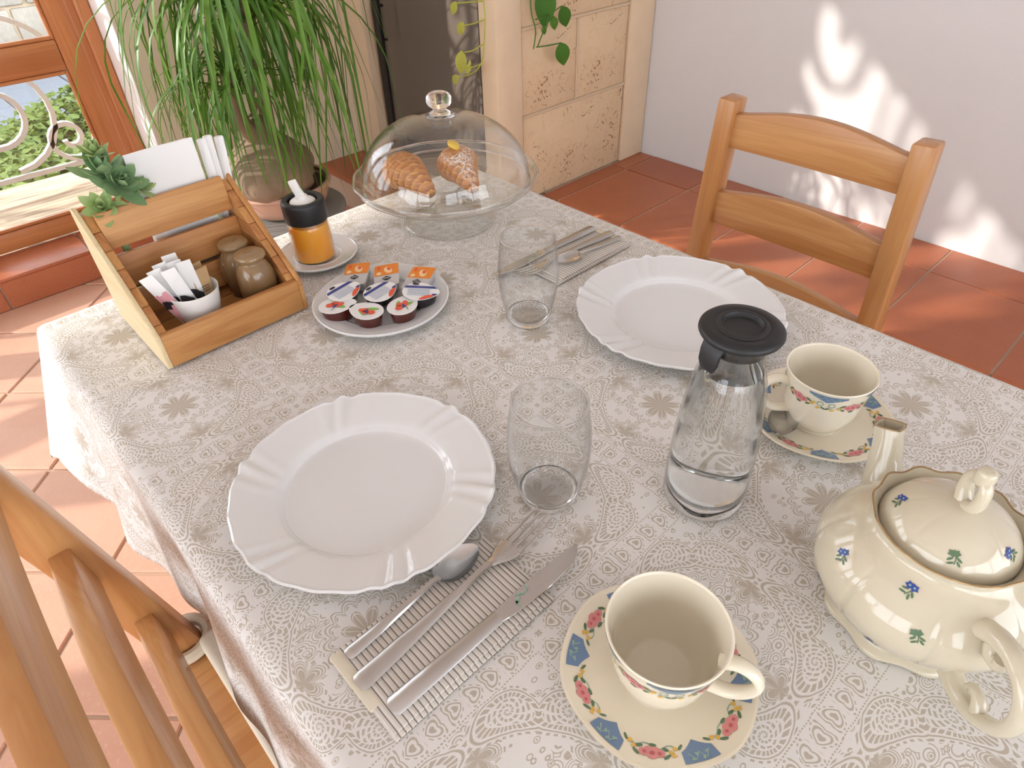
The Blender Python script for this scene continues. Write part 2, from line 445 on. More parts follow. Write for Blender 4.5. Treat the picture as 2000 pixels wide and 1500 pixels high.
def beam(pts, w_, h_, ref, bev=0):
    """rectangular section swept along points; w along ref x tangent, h along ref"""
    pts = [Vector(p) for p in pts]; V, Fc = [], []; ref = Vector(ref)
    for i, p in enumerate(pts):
        t = (pts[min(i+1, len(pts)-1)]-pts[max(i-1, 0)]).normalized()
        n = (ref-t*ref.dot(t)).normalized(); b = t.cross(n)
        ww = w_[i] if isinstance(w_, (list, tuple)) else w_; hh = h_[i] if isinstance(h_, (list, tuple)) else h_
        for sx, sy in ((-1, -1), (1, -1), (1, 1), (-1, 1)): V.append(tuple(p+b*(sx*ww/2)+n*(sy*hh/2)))
    for i in range(len(pts)-1):
        for k in range(4):
            j = (k+1) % 4; Fc.append((i*4+k, i*4+j, i*4+4+j, i*4+4+k))
    m = (len(pts)-1)*4
    Fc += [(3, 2, 1, 0), (m, m+1, m+2, m+3)]
    return bevel((V, Fc), bev, 2, 40) if bev else (V, Fc)
def prism(poly, z0, z1, bev=0, seg=1):
    n = len(poly); V = [(p[0], p[1], z0) for p in poly]+[(p[0], p[1], z1) for p in poly]
    Fc = [tuple(range(n))[::-1], tuple(range(n, 2*n))]+[(i, (i+1) % n, n+(i+1) % n, n+i) for i in range(n)]
    return bevel((V, Fc), bev, seg) if bev else (V, Fc)
def clip(poly, x0, x1, y0, y1):
    def cut(p, ax, val, sgn):
        out = []
        for i in range(len(p)):
            a, b = p[i], p[(i+1) % len(p)]; ia, ib = sgn*(a[ax]-val) >= 0, sgn*(b[ax]-val) >= 0
            if ia: out.append(a)
            if ia != ib:
                s = (val-a[ax])/(b[ax]-a[ax]); out.append((a[0]+s*(b[0]-a[0]), a[1]+s*(b[1]-a[1])))
        return out
    for ax, val, sg in ((0, x0, 1), (0, x1, -1), (1, y0, 1), (1, y1, -1)):
        poly = cut(poly, ax, val, sg)
        if len(poly) < 3: return []
    return poly
def area(p): return abs(sum(p[i][0]*p[(i+1) % len(p)][1]-p[(i+1) % len(p)][0]*p[i][1] for i in range(len(p))))/2
def lerp(a, b, s): return a+(b-a)*s
def interp(tab, t):
    for (a, va), (b, vb) in zip(tab, tab[1:]):
        if t <= b: 
            s = (t-a)/(b-a) if b > a else 0
            return va+(vb-va)*max(0, s)
    return tab[-1][1]
# decals on lathe surfaces: profile given as list of (r,z); s is a fraction of its length
class Surf:
    def __init__(s, prof, mod=None, z0=0, flip=1):
        s.p = prof; s.mod = mod; s.f = flip; L = [0]
        for a, b in zip(prof, prof[1:]): L.append(L[-1]+math.hypot(b[0]-a[0], b[1]-a[1]))
        s.L = L
    def raw(s, th, l):
        l = max(0, min(s.L[-1], l))
        for i in range(len(s.p)-1):
            if l <= s.L[i+1] or i == len(s.p)-2:
                k = (l-s.L[i])/max(1e-9, s.L[i+1]-s.L[i]); r = lerp(s.p[i][0], s.p[i+1][0], k); z = lerp(s.p[i][1], s.p[i+1][1], k); break
        if s.mod: r, z = s.mod(th, r, z)
        return Vector((r*math.cos(th), r*math.sin(th), z)), r
    def pt(s, th, l, off=.0004):
        p, r = s.raw(th, l); e = 1e-3
        a = s.raw(th, l+e)[0]-s.raw(th, l-e)[0]; b = s.raw(th+e, l)[0]-s.raw(th-e, l)[0]
        n = b.cross(a)
        if n.length < 1e-12: n = Vector((0, 0, 1))
        return p+n.normalized()*off*s.f
    def blob(s, th, l, ra, rb, rot=0, n=10, off=.0004, lobes=0):
        r = max(.004, s.raw(th, l)[1]); V = [tuple(s.pt(th, l, off*1.1))]; Fc = []
        for k in range(n):
            a = 2*PI*k/n; m_ = 1+(.28*math.cos(lobes*a) if lobes else 0)
            x, y = ra*m_*math.cos(a), rb*m_*math.sin(a)
            x, y = x*math.cos(rot)-y*math.sin(rot), x*math.sin(rot)+y*math.cos(rot)
            V.append(tuple(s.pt(th+x/r, l+y, off)))
        for k in range(n): Fc.append((0, 1+k, 1+(k+1) % n))
        return V, Fc
    def strip(s, pts, w_, off=.0005):
        """line through (theta, l) points"""
        V, Fc = [], []
        for i, (th, l) in enumerate(pts):
            a = pts[max(0, i-1)]; b = pts[min(len(pts)-1, i+1)]; r = max(.004, s.raw(th, l)[1])
            dx, dy = (b[0]-a[0])*r, b[1]-a[1]; d = math.hypot(dx, dy) or 1
            nx, ny = -dy/d*w_/2, dx/d*w_/2
            V += [tuple(s.pt(th+nx/r, l+ny, off)), tuple(s.pt(th-nx/r, l-ny, off))]
            if i: Fc.append((2*i-2, 2*i-1, 2*i+1, 2*i))
        return V, Fc
#PART2
# ------------------------------------------------------------------ the setting
WX = 2.42; WY = 2.72; DY = 2.92; OX = .712; CX0 = 1.57; CY0 = 1.753; PZ = .16; BX = 1.79
TZ = .75
floor = struct(mesh_obj('floor', box((-3.0, -2.6, -.12), (WX, 3.0, -.006)), 'grout'))
S = .3178; g = .007
for i in range(-14, 15):
    for j in range(-14, 15):
        # tile cell in the rotated lattice
        c0, c1 = 1.645+i*S*math.sqrt(2), -1.40+j*S*math.sqrt(2)   # x+y, x-y of its lower corner
        k = g/math.sqrt(2)
        P = []
        for a, b in ((c0+k, c1+k), (c0+S*math.sqrt(2)-k, c1+k), (c0+S*math.sqrt(2)-k, c1+S*math.sqrt(2)-k), (c0+k, c1+S*math.sqrt(2)-k)):
            P.append(((a+b)/2, (a-b)/2))
        P = clip(P, -2.2, 1.76, -.75, 2.725)
        if len(P) < 3 or area(P) < .002: continue
        cx = sum(p[0] for p in P)/len(P); cy = sum(p[1] for p in P)/len(P)
        h = random.uniform(-.0012, .0012)
        mesh_obj('tile', prism([(p[0]-cx, p[1]-cy) for p in P], -.02, h, .003, 1), 'terracotta_floor', floor, (cx, cy, 0))
# raised platform along the right wall with bull-nosed front tiles, turning round the chimney
plat = struct(mesh_obj('floor_platform', join(box((BX+.012, -2.6, -.006), (WX, CY0+.3, PZ-.003)), box((1.36, 1.69, -.006), (BX+.02, WY, PZ-.003))), 'grout'))
def bull(x0, x1, y0, y1, edges, h=0):
    """tile with rounded free edges: edges subset of 'l','f'"""
    v, f = box((x0, y0, PZ-.024), (x1, y1, PZ+h))
    me = bpy.data.meshes.new('t'); me.from_pydata(v, [], f); bm = bmesh.new(); bm.from_mesh(me)
    e1, e2 = [], []
    for e in bm.edges:
        a, b = e.verts[0].co, e.verts[1].co
        if min(a.z, b.z) < PZ-.01: continue
        if ('l' in edges and abs(a.x-x0)+abs(b.x-x0) < 1e-6) or ('f' in edges and abs(a.y-y0)+abs(b.y-y0) < 1e-6): e1.append(e)
    bmesh.ops.bevel(bm, geom=e1, offset=.016, segments=4, affect='EDGES', profile=.5)
    bm.verts.index_update(); r = [tuple(p.co) for p in bm.verts], [tuple(q.index for q in fc.verts) for fc in bm.faces]; bm.free(); bpy.data.meshes.remove(me)
    return r
ys = [-.82, -.505, -.19, .122, .437, .74, 1.048, 1.36, 1.675]
for a, b in zip(ys, ys[1:]):
    for x0, x1, e in ((BX, 2.215, 'l'), (2.222, WX-.004, '')):
        cx, cy = (x0+x1)/2, (a+b)/2
        mesh_obj('tile', move(bull(x0, x1, a+.0035, b-.0035, e, random.uniform(-.001, .001)), (-cx, -cy, 0)), 'terracotta_step', plat, (cx, cy, 0))
for x0, x1, y0, y1, e in ((1.45, BX-.007, 1.68, CY0, 'f'), (BX, 2.215, 1.68, CY0, ''), (2.222, WX-.004, 1.68, CY0, ''), (1.34, 1.45-.007, 1.68, 2.0, 'lf'),
                       (1.45, CX0, CY0+.007, 2.0, ''), (1.34, CX0, 2.007, 2.36, 'l'), (1.34, CX0, 2.367, WY-.003, 'l')):
    cx, cy = (x0+x1)/2, (y0+y1)/2
    mesh_obj('tile', move(bull(x0, x1, y0, y1, e), (-cx, -cy, 0)), 'terracotta_step', plat, (cx, cy, 0))
for i, (a, b) in enumerate(zip(ys, ys[1:])):
    mesh_obj('riser_tile', move(box((BX+.004, a+.003, 0.0), (BX+.016, b-.003, PZ-.026), .002), (0, 0, 0)), 'terracotta_step', plat)
# walls
def wallbox(name, boxes, mat): return struct(mesh_obj(name, join(*[box(a, b) for a, b in boxes]), mat, smooth=0))
wallbox('wall_right', [((WX, -2.6, -.1), (WX+.2, 3.0, 2.6))], 'plaster')
LZ = 2.38
wallbox('wall_back', [((OX, WY, -.1), (WX, WY+.25, 2.6)), ((-3.0, WY, LZ), (OX, WY+.25, 2.6)), ((-3.0, WY, -.1), (-2.93, WY+.25, LZ))], 'plaster_beige')
wallbox('trim_1', [((OX-.004, WY+.002, .117), (OX-.0005, DY, LZ))], 'white_paint')
wallbox('wall_left', [((-3.2, -2.8, -.1), (-3.0, -1.3, 2.6)), ((-3.2, 2.45, -.1), (-3.0, 2.97, 2.6)), ((-3.2, -1.3, -.1), (-3.0, 2.45, .3)), ((-3.2, -1.3, 2.3), (-3.0, 2.45, 2.6))], 'plaster')
wallbox('wall_front', [((-3.2, -2.8, -.1), (-2.4, -2.6, 2.6)), ((1.8, -2.8, -.1), (WX+.2, -2.6, 2.6)), ((-2.4, -2.8, -.1), (1.8, -2.6, .5)), ((-2.4, -2.8, 2.3), (1.8, -2.6, 2.6))], 'plaster')
wallbox('ceiling', [((-3.2, -2.8, 2.6), (WX+.2, 3.0, 2.75))], 'plaster')
for n_, (a, b) in enumerate((((-3.12, -1.3, .3), (-3.06, 2.45, 2.3)), ((-2.4, -2.72, .5), (1.8, -2.66, 2.3)))):
    # side windows of the room (out of frame): timber frame with panes
    ax_ = 1 if n_ == 0 else 0; L0, L1 = a[ax_], b[ax_]
    bars = []
    for k in range(4):
        c = lerp(L0+.04, L1-.04, k/3); p, q = list(a), list(b); p[ax_], q[ax_] = c-.04, c+.04; bars.append((p, q))
    for z in (a[2], b[2]-.08): p, q = list(a), list(b); p[2], q[2] = z, z+.08; bars.append((p, q))
    wf = struct(mesh_obj('window_%d' % (n_+1), join(*[box(tuple(p), tuple(q)) for p, q in bars]), 'door_wood', smooth=0))
    for k in range(3):
        p, q = list(a), list(b); p[ax_] = lerp(L0+.04, L1-.04, k/3)+.04; q[ax_] = lerp(L0+.04, L1-.04, (k+1)/3)-.04
        oth = 1-ax_; mid = (a[oth]+b[oth])/2; p[oth], q[oth] = mid-.003, mid+.003; p[2] += .08; q[2] -= .08
        mesh_obj('pane', box(tuple(p), tuple(q)), 'pane_glass', wf, smooth=0)
# doorway step
step = struct(mesh_obj('trim_2', box((-2.93, WY+.012, -.01), (OX-.004, DY+.06, .108)), 'grout', smooth=0))
x = OX-.006; k = 0
while x > -2.92:
    x0 = max(-2.93, x-.318)
    if k == 0: x0 = .345
    elif k == 1: x0 = .03
    mesh_obj('riser_tile', box((x0+.003, WY+.002, 0), (x-.003, WY+.014, .104), .002), 'terracotta_step', step)
    mesh_obj('tread_tile', box((x0+.003, WY-.002, .104), (x-.003, DY+.0, .118), .004, 2), 'terracotta_step', step)
    x = x0; k += 1
# glazed doors: frame and four leaves
fr_ = struct(mesh_obj('door_1', join(box((.66, DY-.02, .118), (OX-.005, DY+.09, LZ-.002), .006), box((.635, DY-.005, .118), (.665, DY+.06, LZ-.06), .004),
      box((-2.93, DY-.02, LZ-.06), (.66, DY+.09, LZ-.002), .006)), 'door_wood'))
def leaf(n_, x0, x1):
    st = .085
    o = struct(mesh_obj('door_%d' % n_, join(box((x0, DY, .118), (x0+st, DY+.05, LZ-.065), .008, 2), box((x1-st, DY, .118), (x1, DY+.05, LZ-.065), .008, 2)), 'door_wood'))
    for z0, z1 in ((.118, .19), (.672, .772), (2.24, LZ-.065)):
        r_ = mesh_obj('rail', box((x0+st, DY+.003, z0), (x1-st, DY+.047, z1), .008, 2), 'door_wood_x', o)
    for z0, z1 in ((.19, .672), (.772, 2.24)):
        mesh_obj('bead', join(box((x0+st, DY+.004, z0), (x0+st+.012, DY+.02, z1), .003), box((x1-st-.012, DY+.004, z0), (x1-st, DY+.02, z1), .003),
                 box((x0+st+.012, DY+.004, z0), (x1-st-.012, DY+.02, z0+.012), .003), box((x0+st+.012, DY+.004, z1-.012), (x1-st-.012, DY+.02, z1), .003)), 'door_wood_x', o)
        mesh_obj('pane', box((x0+st-.004, DY+.023, z0-.004), (x1-st+.004, DY+.027, z1+.004)), 'pane_glass', o, smooth=0)
leaf(2, -.045, .648); leaf(3, -.90, -.05); leaf(4, -1.90, -.905); leaf(5, -2.92, -1.905)
# chimney breast: smooth posts, coarse travertine blocks in front, fireplace in its left side
ch = struct(mesh_obj('wall_chimney', join(box((CX0+.14, CY0+.02, PZ-.01), (WX, WY, 2.6)), box((CX0+.01, CY0+.09, PZ-.01), (CX0+.2, CY0+.1, .3))), 'mortar', smooth=0))
def st(name, a, b, mat, bev=.004): return mesh_obj(name, box(a, b, bev, 2), mat, ch)
st('corner_post', (CX0, CY0, PZ), (1.688, CY0+.085, 2.6), 'stone_smooth', .006)
st('edge_post', (2.272, CY0-.004, PZ), (WX-.002, CY0+.06, 2.6), 'stone_smooth', .006)
st('far_post', (CX0, 2.55, PZ), (CX0+.16, WY-.002, 2.6), 'stone_smooth', .006)
st('lintel', (CX0, CY0+.085, 1.25), (CX0+.16, 2.55, 2.6), 'stone_smooth', .006)
zz = [PZ+.002, .482, .770, 1.06, 1.35, 1.64, 1.93, 2.22, 2.598]
for k in range(len(zz)-1):
    xs = [1.69, 2.27] if k % 2 == 0 else [1.69, 1.977, 2.27]
    for a, b in zip(xs, xs[1:]):
        cx, cz = (a+b)/2, (zz[k]+zz[k+1])/2
        mesh_obj('stone_block', move(box((a+.004, CY0+.006+random.uniform(0, .003), zz[k]+.004), (b-.004, CY0+.07, zz[k+1]-.004), .005, 2), (-cx, -CY0, -cz)), 'travertine', ch, (cx, CY0, cz))
# joints are pointed a little proud
for k in range(1, len(zz)-1):
    mesh_obj('mortar_joint', box((1.69, CY0+.003, zz[k]-.005), (2.27, CY0+.03, zz[k]+.005), .002), 'mortar', ch)
for k in range(1, len(zz)-1, 2):
    mesh_obj('mortar_joint', box((1.972, CY0+.004, zz[k]+.005), (1.982, CY0+.03, zz[k+1]-.005), .002), 'mortar', ch)
fp = thing('fireplace_insert', 'black framed glass fireplace door set in the stone chimney side', 'fireplace', (CX0+.06, 2.19, PZ))
mesh_obj('frame', join(box((-.02, -.345, 0), (.02, -.30, 1.08), .004), box((-.02, .30, 0), (.02, .345, 1.08), .004), box((-.02, -.30, 0), (.02, .30, .12), .004), box((-.02, -.30, 1.02), (.02, .30, 1.08), .004)), 'iron_black', fp)
mesh_obj('glass_door', box((-.006, -.30, .12), (.0, .30, 1.02)), 'stove_glass', fp, smooth=0)
mesh_obj('handle', join(tube([(-.02, .26, .5), (-.05, .26, .5), (-.05, .26, .62), (-.02, .26, .62)], .006, 8)), 'iron_black', fp)

# ------------------------------------------------------------------ outside
wallbox('ledge', [((-3.0, DY+.09, -.2), (1.6, 3.62, .118))], 'weathered_ledge')
def scroll(cx, cz, r0, r1, a0, turns, n=40, mirror=1):
    P = []
    for i in range(n+1):
        s = i/n; a = a0+s*turns*2*PI; r = lerp(r0, r1, s)
        P.append((cx+mirror*r*math.cos(a), 0, cz+r*math.sin(a)))
    return P
gr = thing('iron_grille', 'white wrought iron grille with scrolls outside the glass door', 'grille', (0, 3.45, 0))
def bar(name, pts, w_=.030, h_=.019): return mesh_obj(name, beam(pts, h_, w_, (0, 1, 0)), 'iron_white', gr, smooth=50)
for k in range(-1, 2):
    X0 = .06+k*.66
    bar('post', [(X0+.62, 0, .118), (X0+.62, 0, 2.25)], .02, .02)
    for z0 in (.21, .93, 1.62):
        H = .62
        bar('scroll', scroll(X0+.27, z0+.25, .235, .05, -PI*.5, 1.75))
        bar('scroll', scroll(X0+.50, z0+.10, .105, .022, PI*.1, -1.5, 30))
        bar('scroll', scroll(X0+.30, z0+.36, .33, .20, -.2, .35, 20))
# unseen upper tier added above the left doors to break up the sun indoors
for k in range(-4, -1):
    X0 = .06+k*.66
    bar('post', [(X0+.62, 0, .118), (X0+.62, 0, 2.95)], .02, .02)
    bar('scroll', scroll(X0+.28, 2.56, .26, .05, -PI*.5, 1.75), .04, .022); bar('scroll', scroll(X0+.52, 2.40, .105, .022, PI*.1, -1.5, 30), .04, .02); bar('scroll', scroll(X0+.08, 2.80, .10, .022, PI*1.1, -1.5, 30), .04, .02)
for z in (2.27, 2.95): bar('rail', [(-2.6, 0, z), (1.36, 0, z)], .016, .02)
for z in (.20, .86, .91, 1.55, 2.25): bar('rail', [(-.62, 0, z), (1.36, 0, z)], .016, .02)
gar = struct(mesh_obj('ground', box((-14, 3.62, -1.1), (16, 26, -1.0)), 'ground_dark', smooth=0))
def hedge():
    V, Fc = [], []
    rnd = random.Random(3)
    for i in range(34000):
        x = rnd.uniform(-3.5, 6.5); y = rnd.uniform(5.0, 8.0); bulge = .06*math.sin(x*3.1+y*2)+.05*math.sin(y*5-x*4)
        z = -.62+bulge+rnd.uniform(-.14, .05)
        s = rnd.uniform(.03, .065); a = rnd.uniform(0, 2*PI); tl = rnd.uniform(-.7, .7); tl2 = rnd.uniform(-.7, .7)
        u = Vector((math.cos(a), math.sin(a), tl)).normalized()*s; v = Vector((-math.sin(a), math.cos(a), tl2)).normalized()*s*.6
        p = Vector((x, y, z)); o = len(V)
        V += [tuple(p-u), tuple(p-v*.9+Vector((0, 0, .01))), tuple(p+u), tuple(p+v*.9+Vector((0, 0, .01)))]
        Fc.append((o, o+1, o+2, o+3))
    return V, Fc
hg = mesh_obj('hedge', hedge(), 'hedge_leaf', smooth=0); tag(hg, 'sunlit green leafy hedge below the door outside', 'hedge'); hg['kind'] = 'stuff'
mesh_obj('hedge_bed', box((-4, 4.9, -1.0), (7, 8.0, -.75)), 'ground_dark', gar, smooth=0)
pv = struct(mesh_obj('pavement', box((-6, 8.05, -1.0), (9, 10.6, -.78)), 'grout', smooth=0))
fl = None
for i in range(-5, 9):
    for j in range(4):
        if fl is None:
            o = mesh_obj('paving_slab', box((-.34, -.34, -.02), (.34, .34, .02), .006), 'flagstone', pv, (i*.7, 8.42+j*.7, -.77)); fl = o.data
        else: shared('paving_slab', fl, pv, (i*.7, 8.42+j*.7, -.77))
gw = struct(mesh_obj('wall_garden', box((-8, 10.75, -1), (12, 11.2, 2.2)), 'mortar', smooth=0))
rnd = random.Random(9)
for j in range(7):
    x = -3.0+rnd.uniform(0, .3)
    while x < 6.5:
        wd = rnd.uniform(.35, .8); d = rnd.uniform(.03, .09)
        mesh_obj('stone', box((x+.015, 10.75-d, -.98+j*.42), (x+wd-.015, 10.8, -.98+j*.42+.39), .03, 2), 'garden_stone', gw); x += wd
#PART3
# ------------------------------------------------------------------ table and cloth
TX0, TX1, TY0, TY1 = .032, .832, -.42, 1.035
tb = thing('dining_table', 'rectangular wooden dining table under the patterned cloth', 'table', ((TX0+TX1)/2, (TY0+TY1)/2, 0))
hw, hl = (TX1-TX0)/2-.004, (TY1-TY0)/2-.004
mesh_obj('tabletop', box((-hw, -hl, .715), (hw, hl, TZ-.006), .006, 2), 'pine_y', tb)
mesh_obj('apron', join(box((-hw+.04, -hl+.04, .63), (-hw+.06, hl-.04, .715)), box((hw-.06, -hl+.04, .63), (hw-.04, hl-.04, .715)), box((-hw+.06, -hl+.04, .63), (hw-.06, -hl+.06, .715)), box((-hw+.06, hl-.06, .63), (hw-.06, hl-.04, .715))), 'pine_y', tb, smooth=0)
for sx in (-1, 1):
    for sy in (-1, 1): mesh_obj('leg', box((sx*(hw-.045)-.03, sy*(hl-.045)-.03, 0), (sx*(hw-.045)+.03, sy*(hl-.045)+.03, .715), .004), 'pine_z', tb)
def cloth():
    ov = .238; nu, nv = 150, 230
    us = [TX0-ov+(TX1-TX0+2*ov)*i/nu for i in range(nu+1)]; vs = [TY0-ov+(TY1-TY0+2*ov)*j/nv for j in range(nv+1)]
    V, Fc, UV = [], [], []
    R = .012
    for u in us:
        for v in vs:
            du = max(TX0-u, 0, u-TX1); dv = max(TY0-v, 0, v-TY1); su = -1 if u < TX0 else 1; sv = -1 if v < TY0 else 1
            bx = min(max(u, TX0), TX1); by = min(max(v, TY0), TY1); z = TZ
            rho = (du**3+dv**3)**(1/3)
            if rho > 0:
                phi = math.atan2(dv, du); arc = R*PI/2
                if rho < arc: a = rho/R; out = R*math.sin(a); dz = R*(1-math.cos(a))
                else:
                    d = rho-arc; s2 = abs(math.sin(2*phi)); t = d/ov
                    near = math.exp(-((min(TY1-v, v-TY0, 9) if dv == 0 else 0)/.16)**2) if du > 0 else .3
                    fl = .09+.06*s2**1.5+.20*near
                    out = R+d*fl; dz = R+d*math.sqrt(1-fl*fl)
                    along = v if du > dv else u
                    out += (.014*math.sin(along*17+1.0)+.008*math.sin(along*41+.5))*t*(1-s2)*(1-.9*near)
                    out += .010*math.sin(phi*10)*t*s2
                bx += su*math.cos(phi)*out; by += sv*math.sin(phi)*out; z -= dz
            else:
                # ironing fold across the table and a few pinched wrinkles
                z += .0045*math.exp(-((v-FOLD-.004*math.sin(u*9))/.0055)**2)*min(1, max(0, (u-.315)/.03))*min(1, max(0, (.56-u)/.03))
                z += .0035*math.exp(-((u-.60-.01*math.sin(v*7))/.02)**2)*math.exp(-((v-.80)/.25)**2)*0
                for (x0, y0, x1, y1, hh, ww) in ((.045, .80, .105, .775, .006, .004), (.05, .775, .115, .755, .004, .004), (.55, .73, .44, .60, .0025, .014)):
                    L = math.hypot(x1-x0, y1-y0); tx, ty = (x1-x0)/L, (y1-y0)/L
                    s = (u-x0)*tx+(v-y0)*ty; q = -(u-x0)*ty+(v-y0)*tx
                    z += hh*math.exp(-(q/ww)**2)*max(0, math.sin(PI*min(1, max(0, s/L))))
                z += .0008*math.sin(u*31+v*9)*math.sin(v*27-u*13)
            V.append((bx, by, z)); UV.append((u, v))
    n = nv+1
    for i in range(nu):
        for j in range(nv): Fc.append((i*n+j, (i+1)*n+j, (i+1)*n+j+1, i*n+j+1))
    o = mesh_obj('tablecloth', (V, Fc), 'damask_cloth', smooth=0)
    me = o.data; me.polygons.foreach_set('use_smooth', [True]*len(me.polygons))
    uvl = me.uv_layers.new(name='UVMap')
    for lp in me.loops: uvl.data[lp.index].uv = UV[lp.vertex_index]
    sm = o.modifiers.new('thick', 'SOLIDIFY'); sm.thickness = .0012; sm.offset = -1
    return tag(o, 'white tablecloth with beige paisley print draped over the table', 'tablecloth')
FOLD = .497
cloth()
CZ = TZ+.0012    # where things stand on the cloth

# ------------------------------------------------------------------ chairs
def chair(label, loc, rz, hw_, rake, taper):
    t = thing('ladder_back_chair', label, 'chair', loc, rz, 'pine ladder back chairs')
    # faces +x; back posts at x=0, rake backwards above the seat
    rk = lambda z: -max(0, z-.42)*rake
    for s in (-1, 1):
        spread = lambda z: s*(hw_-taper*max(0, z-.42))
        pts = [(0.0, spread(0), 0), (0, spread(.3), .3), (0, spread(.42), .42)]+[(rk(z), spread(z), z) for z in (.5, .6, .7, .8, .888)]
        mesh_obj('post', beam(pts, .036, .046, (1, 0, 0), .005), 'pine_z', t)
    for zt, hh, cam_ in ((.862, .062, .022), (.710, .066, .020), (.553, .062, .022)):
        V, Fc = [], []; n = 16
        for i in range(n+1):
            s = -1+2*i/n; y = s*(hw_-taper*(zt-.42)-.012); bow = -.004*(1-s*s); c = cam_*(1-s*s)**1.5
            zc = zt-hh/2; x0 = rk(zc)+bow
            for dx, z in ((-.011, zt-hh), (.011, zt-hh), (0.011-rake*.03, zt+c), (-0.011-rake*.03, zt+c)): V.append((x0+dx, y, z))
        for i in range(n):
            for k in range(4): j = (k+1) % 4; Fc.append((i*4+k, i*4+j, i*4+4+j, i*4+4+k))
        Fc += [(3, 2, 1, 0), (n*4, n*4+1, n*4+2, n*4+3)]
        mesh_obj('slat', bevel((V, Fc), .003, 2, 40), 'pine_y', t)
    mesh_obj('seat', box((-.02, -hw_-.025, .415), (.375, hw_+.025, .437), .006, 2), 'pine_x', t)
    for s in (-1, 1):
        mesh_obj('leg', box((.32, s*hw_-.02, 0), (.36, s*hw_+.02, .415), .004), 'pine_z', t)
        mesh_obj('stretcher', box((.02, s*hw_-.01, .16), (.32, s*hw_+.01, .195), .003), 'pine_x', t)
        mesh_obj('seat_rail', box((.02, s*hw_-.011, .355), (.32, s*hw_+.011, .414), .003), 'pine_x', t)
    mesh_obj('stretcher', box((-.01, -hw_+.015, .22), (.01, hw_-.015, .255), .003), 'pine_y', t)
    mesh_obj('seat_rail', box((-.011, -hw_+.015, .355), (.011, hw_-.015, .414), .003), 'pine_y', t)
    return t
c1 = chair('pine ladder back chair standing before the sunlit white wall', (1.160, .474, 0), PI, .196, .01, .05)
c2 = chair('pine ladder back chair in the lower left corner by the table edge', (-.025, .430, 0), 0, .220, .17, 0)
cu = mesh_obj('seat_cushion', box((.012, -.205, .438), (.36, .205, .462), .010, 3), 'cushion', c2); cu['label'] = 'thin cream seat pad tied to the post'
for s in (1, -1):
    ti = mesh_obj('cushion_tie', tube([(.0+.032*math.cos(a), s*.22+.027*math.sin(a), .450+.004*math.sin(a)) for a in [2*PI*k/24 for k in range(25)]], .009, 8, False, (0, 0, 1), 1.0), 'cushion', c2)

# ------------------------------------------------------------------ plates
def plate(name, label, cat, loc, R, well, h, mat='white_china', fl=True, rz=0, group=None):
    prof = smoothprof([(0, .004), (well*.6, .004), (well*.95, .0045), (well*1.03, .008), (well*1.12, h*.62), (R*.85, h*.84), (R-.003, h)], 6)
    rimp = [(R-.001, h+.0012), (R+.0012, h), (R, h-.0025)]
    under = smoothprof([(R-.006, h-.004), (R*.85, h*.62), (well*1.1, .003), (well*.97, 0), (well*.9, 0), (well*.86, .0015), (0, .0015)], 4)
    def mod(a, r, z):
        if not fl or r < well*1.02: return r, z
        k = min(1, (r-well*1.02)/(R-well*1.02)); cl = max(0, math.cos(6*(a+.12*k)))**1.3
        tw = a+.12*k
        return r*(1+.010*k*k*math.cos(24*tw)*(.4+.6*cl)+.004*k*math.cos(6*tw)), z+.0024*k**.7*cl*math.cos(36*tw)
    t = mesh_obj(name, lathe(prof+rimp+under, 216 if fl else 64, mod), mat, None, loc, 50, (0, 0, rz))
    return tag(t, label, cat, group)
plate('dinner_plate', 'large white scalloped dinner plate nearest the camera beside cutlery', 'plate', (.190, .440, CZ), .133, .083, .021, rz=.25, group='white scalloped dinner plates')
plate('dinner_plate', 'white scalloped dinner plate behind the water carafe near the chair', 'plate', (.673, .399, CZ), .138, .085, .021, rz=.05, group='white scalloped dinner plates')
plate('small_plate', 'small plain white plate holding jam portions', 'plate', (.405, .722, CZ), .0965, .062, .015, fl=False)
plate('jar_saucer', 'small white saucer under the honey jar', 'saucer', (.414, .914, CZ), .0625, .036, .012, fl=False)

# ------------------------------------------------------------------ tumblers
def ringm(R_, z_, m_, n=96, wob=0):
    return tube([(R_*(1+wob*math.cos(16*a))*math.cos(a), R_*(1+wob*math.cos(16*a))*math.sin(a), z_) for a in [2*PI*k/n for k in range(n+1)]], m_, 8, False)
def tumbler(label, loc):
    prof = smoothprof([(.0, .0), (.022, 0), (.0275, .002), (.0315, .014), (.0375, .040), (.0402, .065), (.0398, .09), (.037, .116), (.0358, .126)], 5)
    inner = smoothprof([(.0346, .126), (.0360, .115), (.0385, .09), (.0388, .065), (.0360, .040), (.0300, .018), (.022, .0105), (.0, .0095)], 5)
    o = mesh_obj('tumbler', lathe(prof+[(.0352, .1268)]+inner, 72), 'clear_glass', None, loc, 60)
    mesh_obj('base', lathe(smoothprof([(.0, .0005), (.022, .0005), (.027, .0025), (.0298, .009), (.0290, .0125), (.022, .0100), (.0, .0092)], 5), 56), 'solid_glass', o, None, 60)
    mesh_obj('rim', ringm(.0352, .1265, .0011), 'solid_glass', o, None, 70)
    return tag(o, label, 'glass', 'empty glass tumblers')
tumbler('empty glass tumbler right of the near dinner plate', (.3205, .3045, CZ))
tumbler('empty glass tumbler in front of the far cutlery', (.529, .545, CZ))

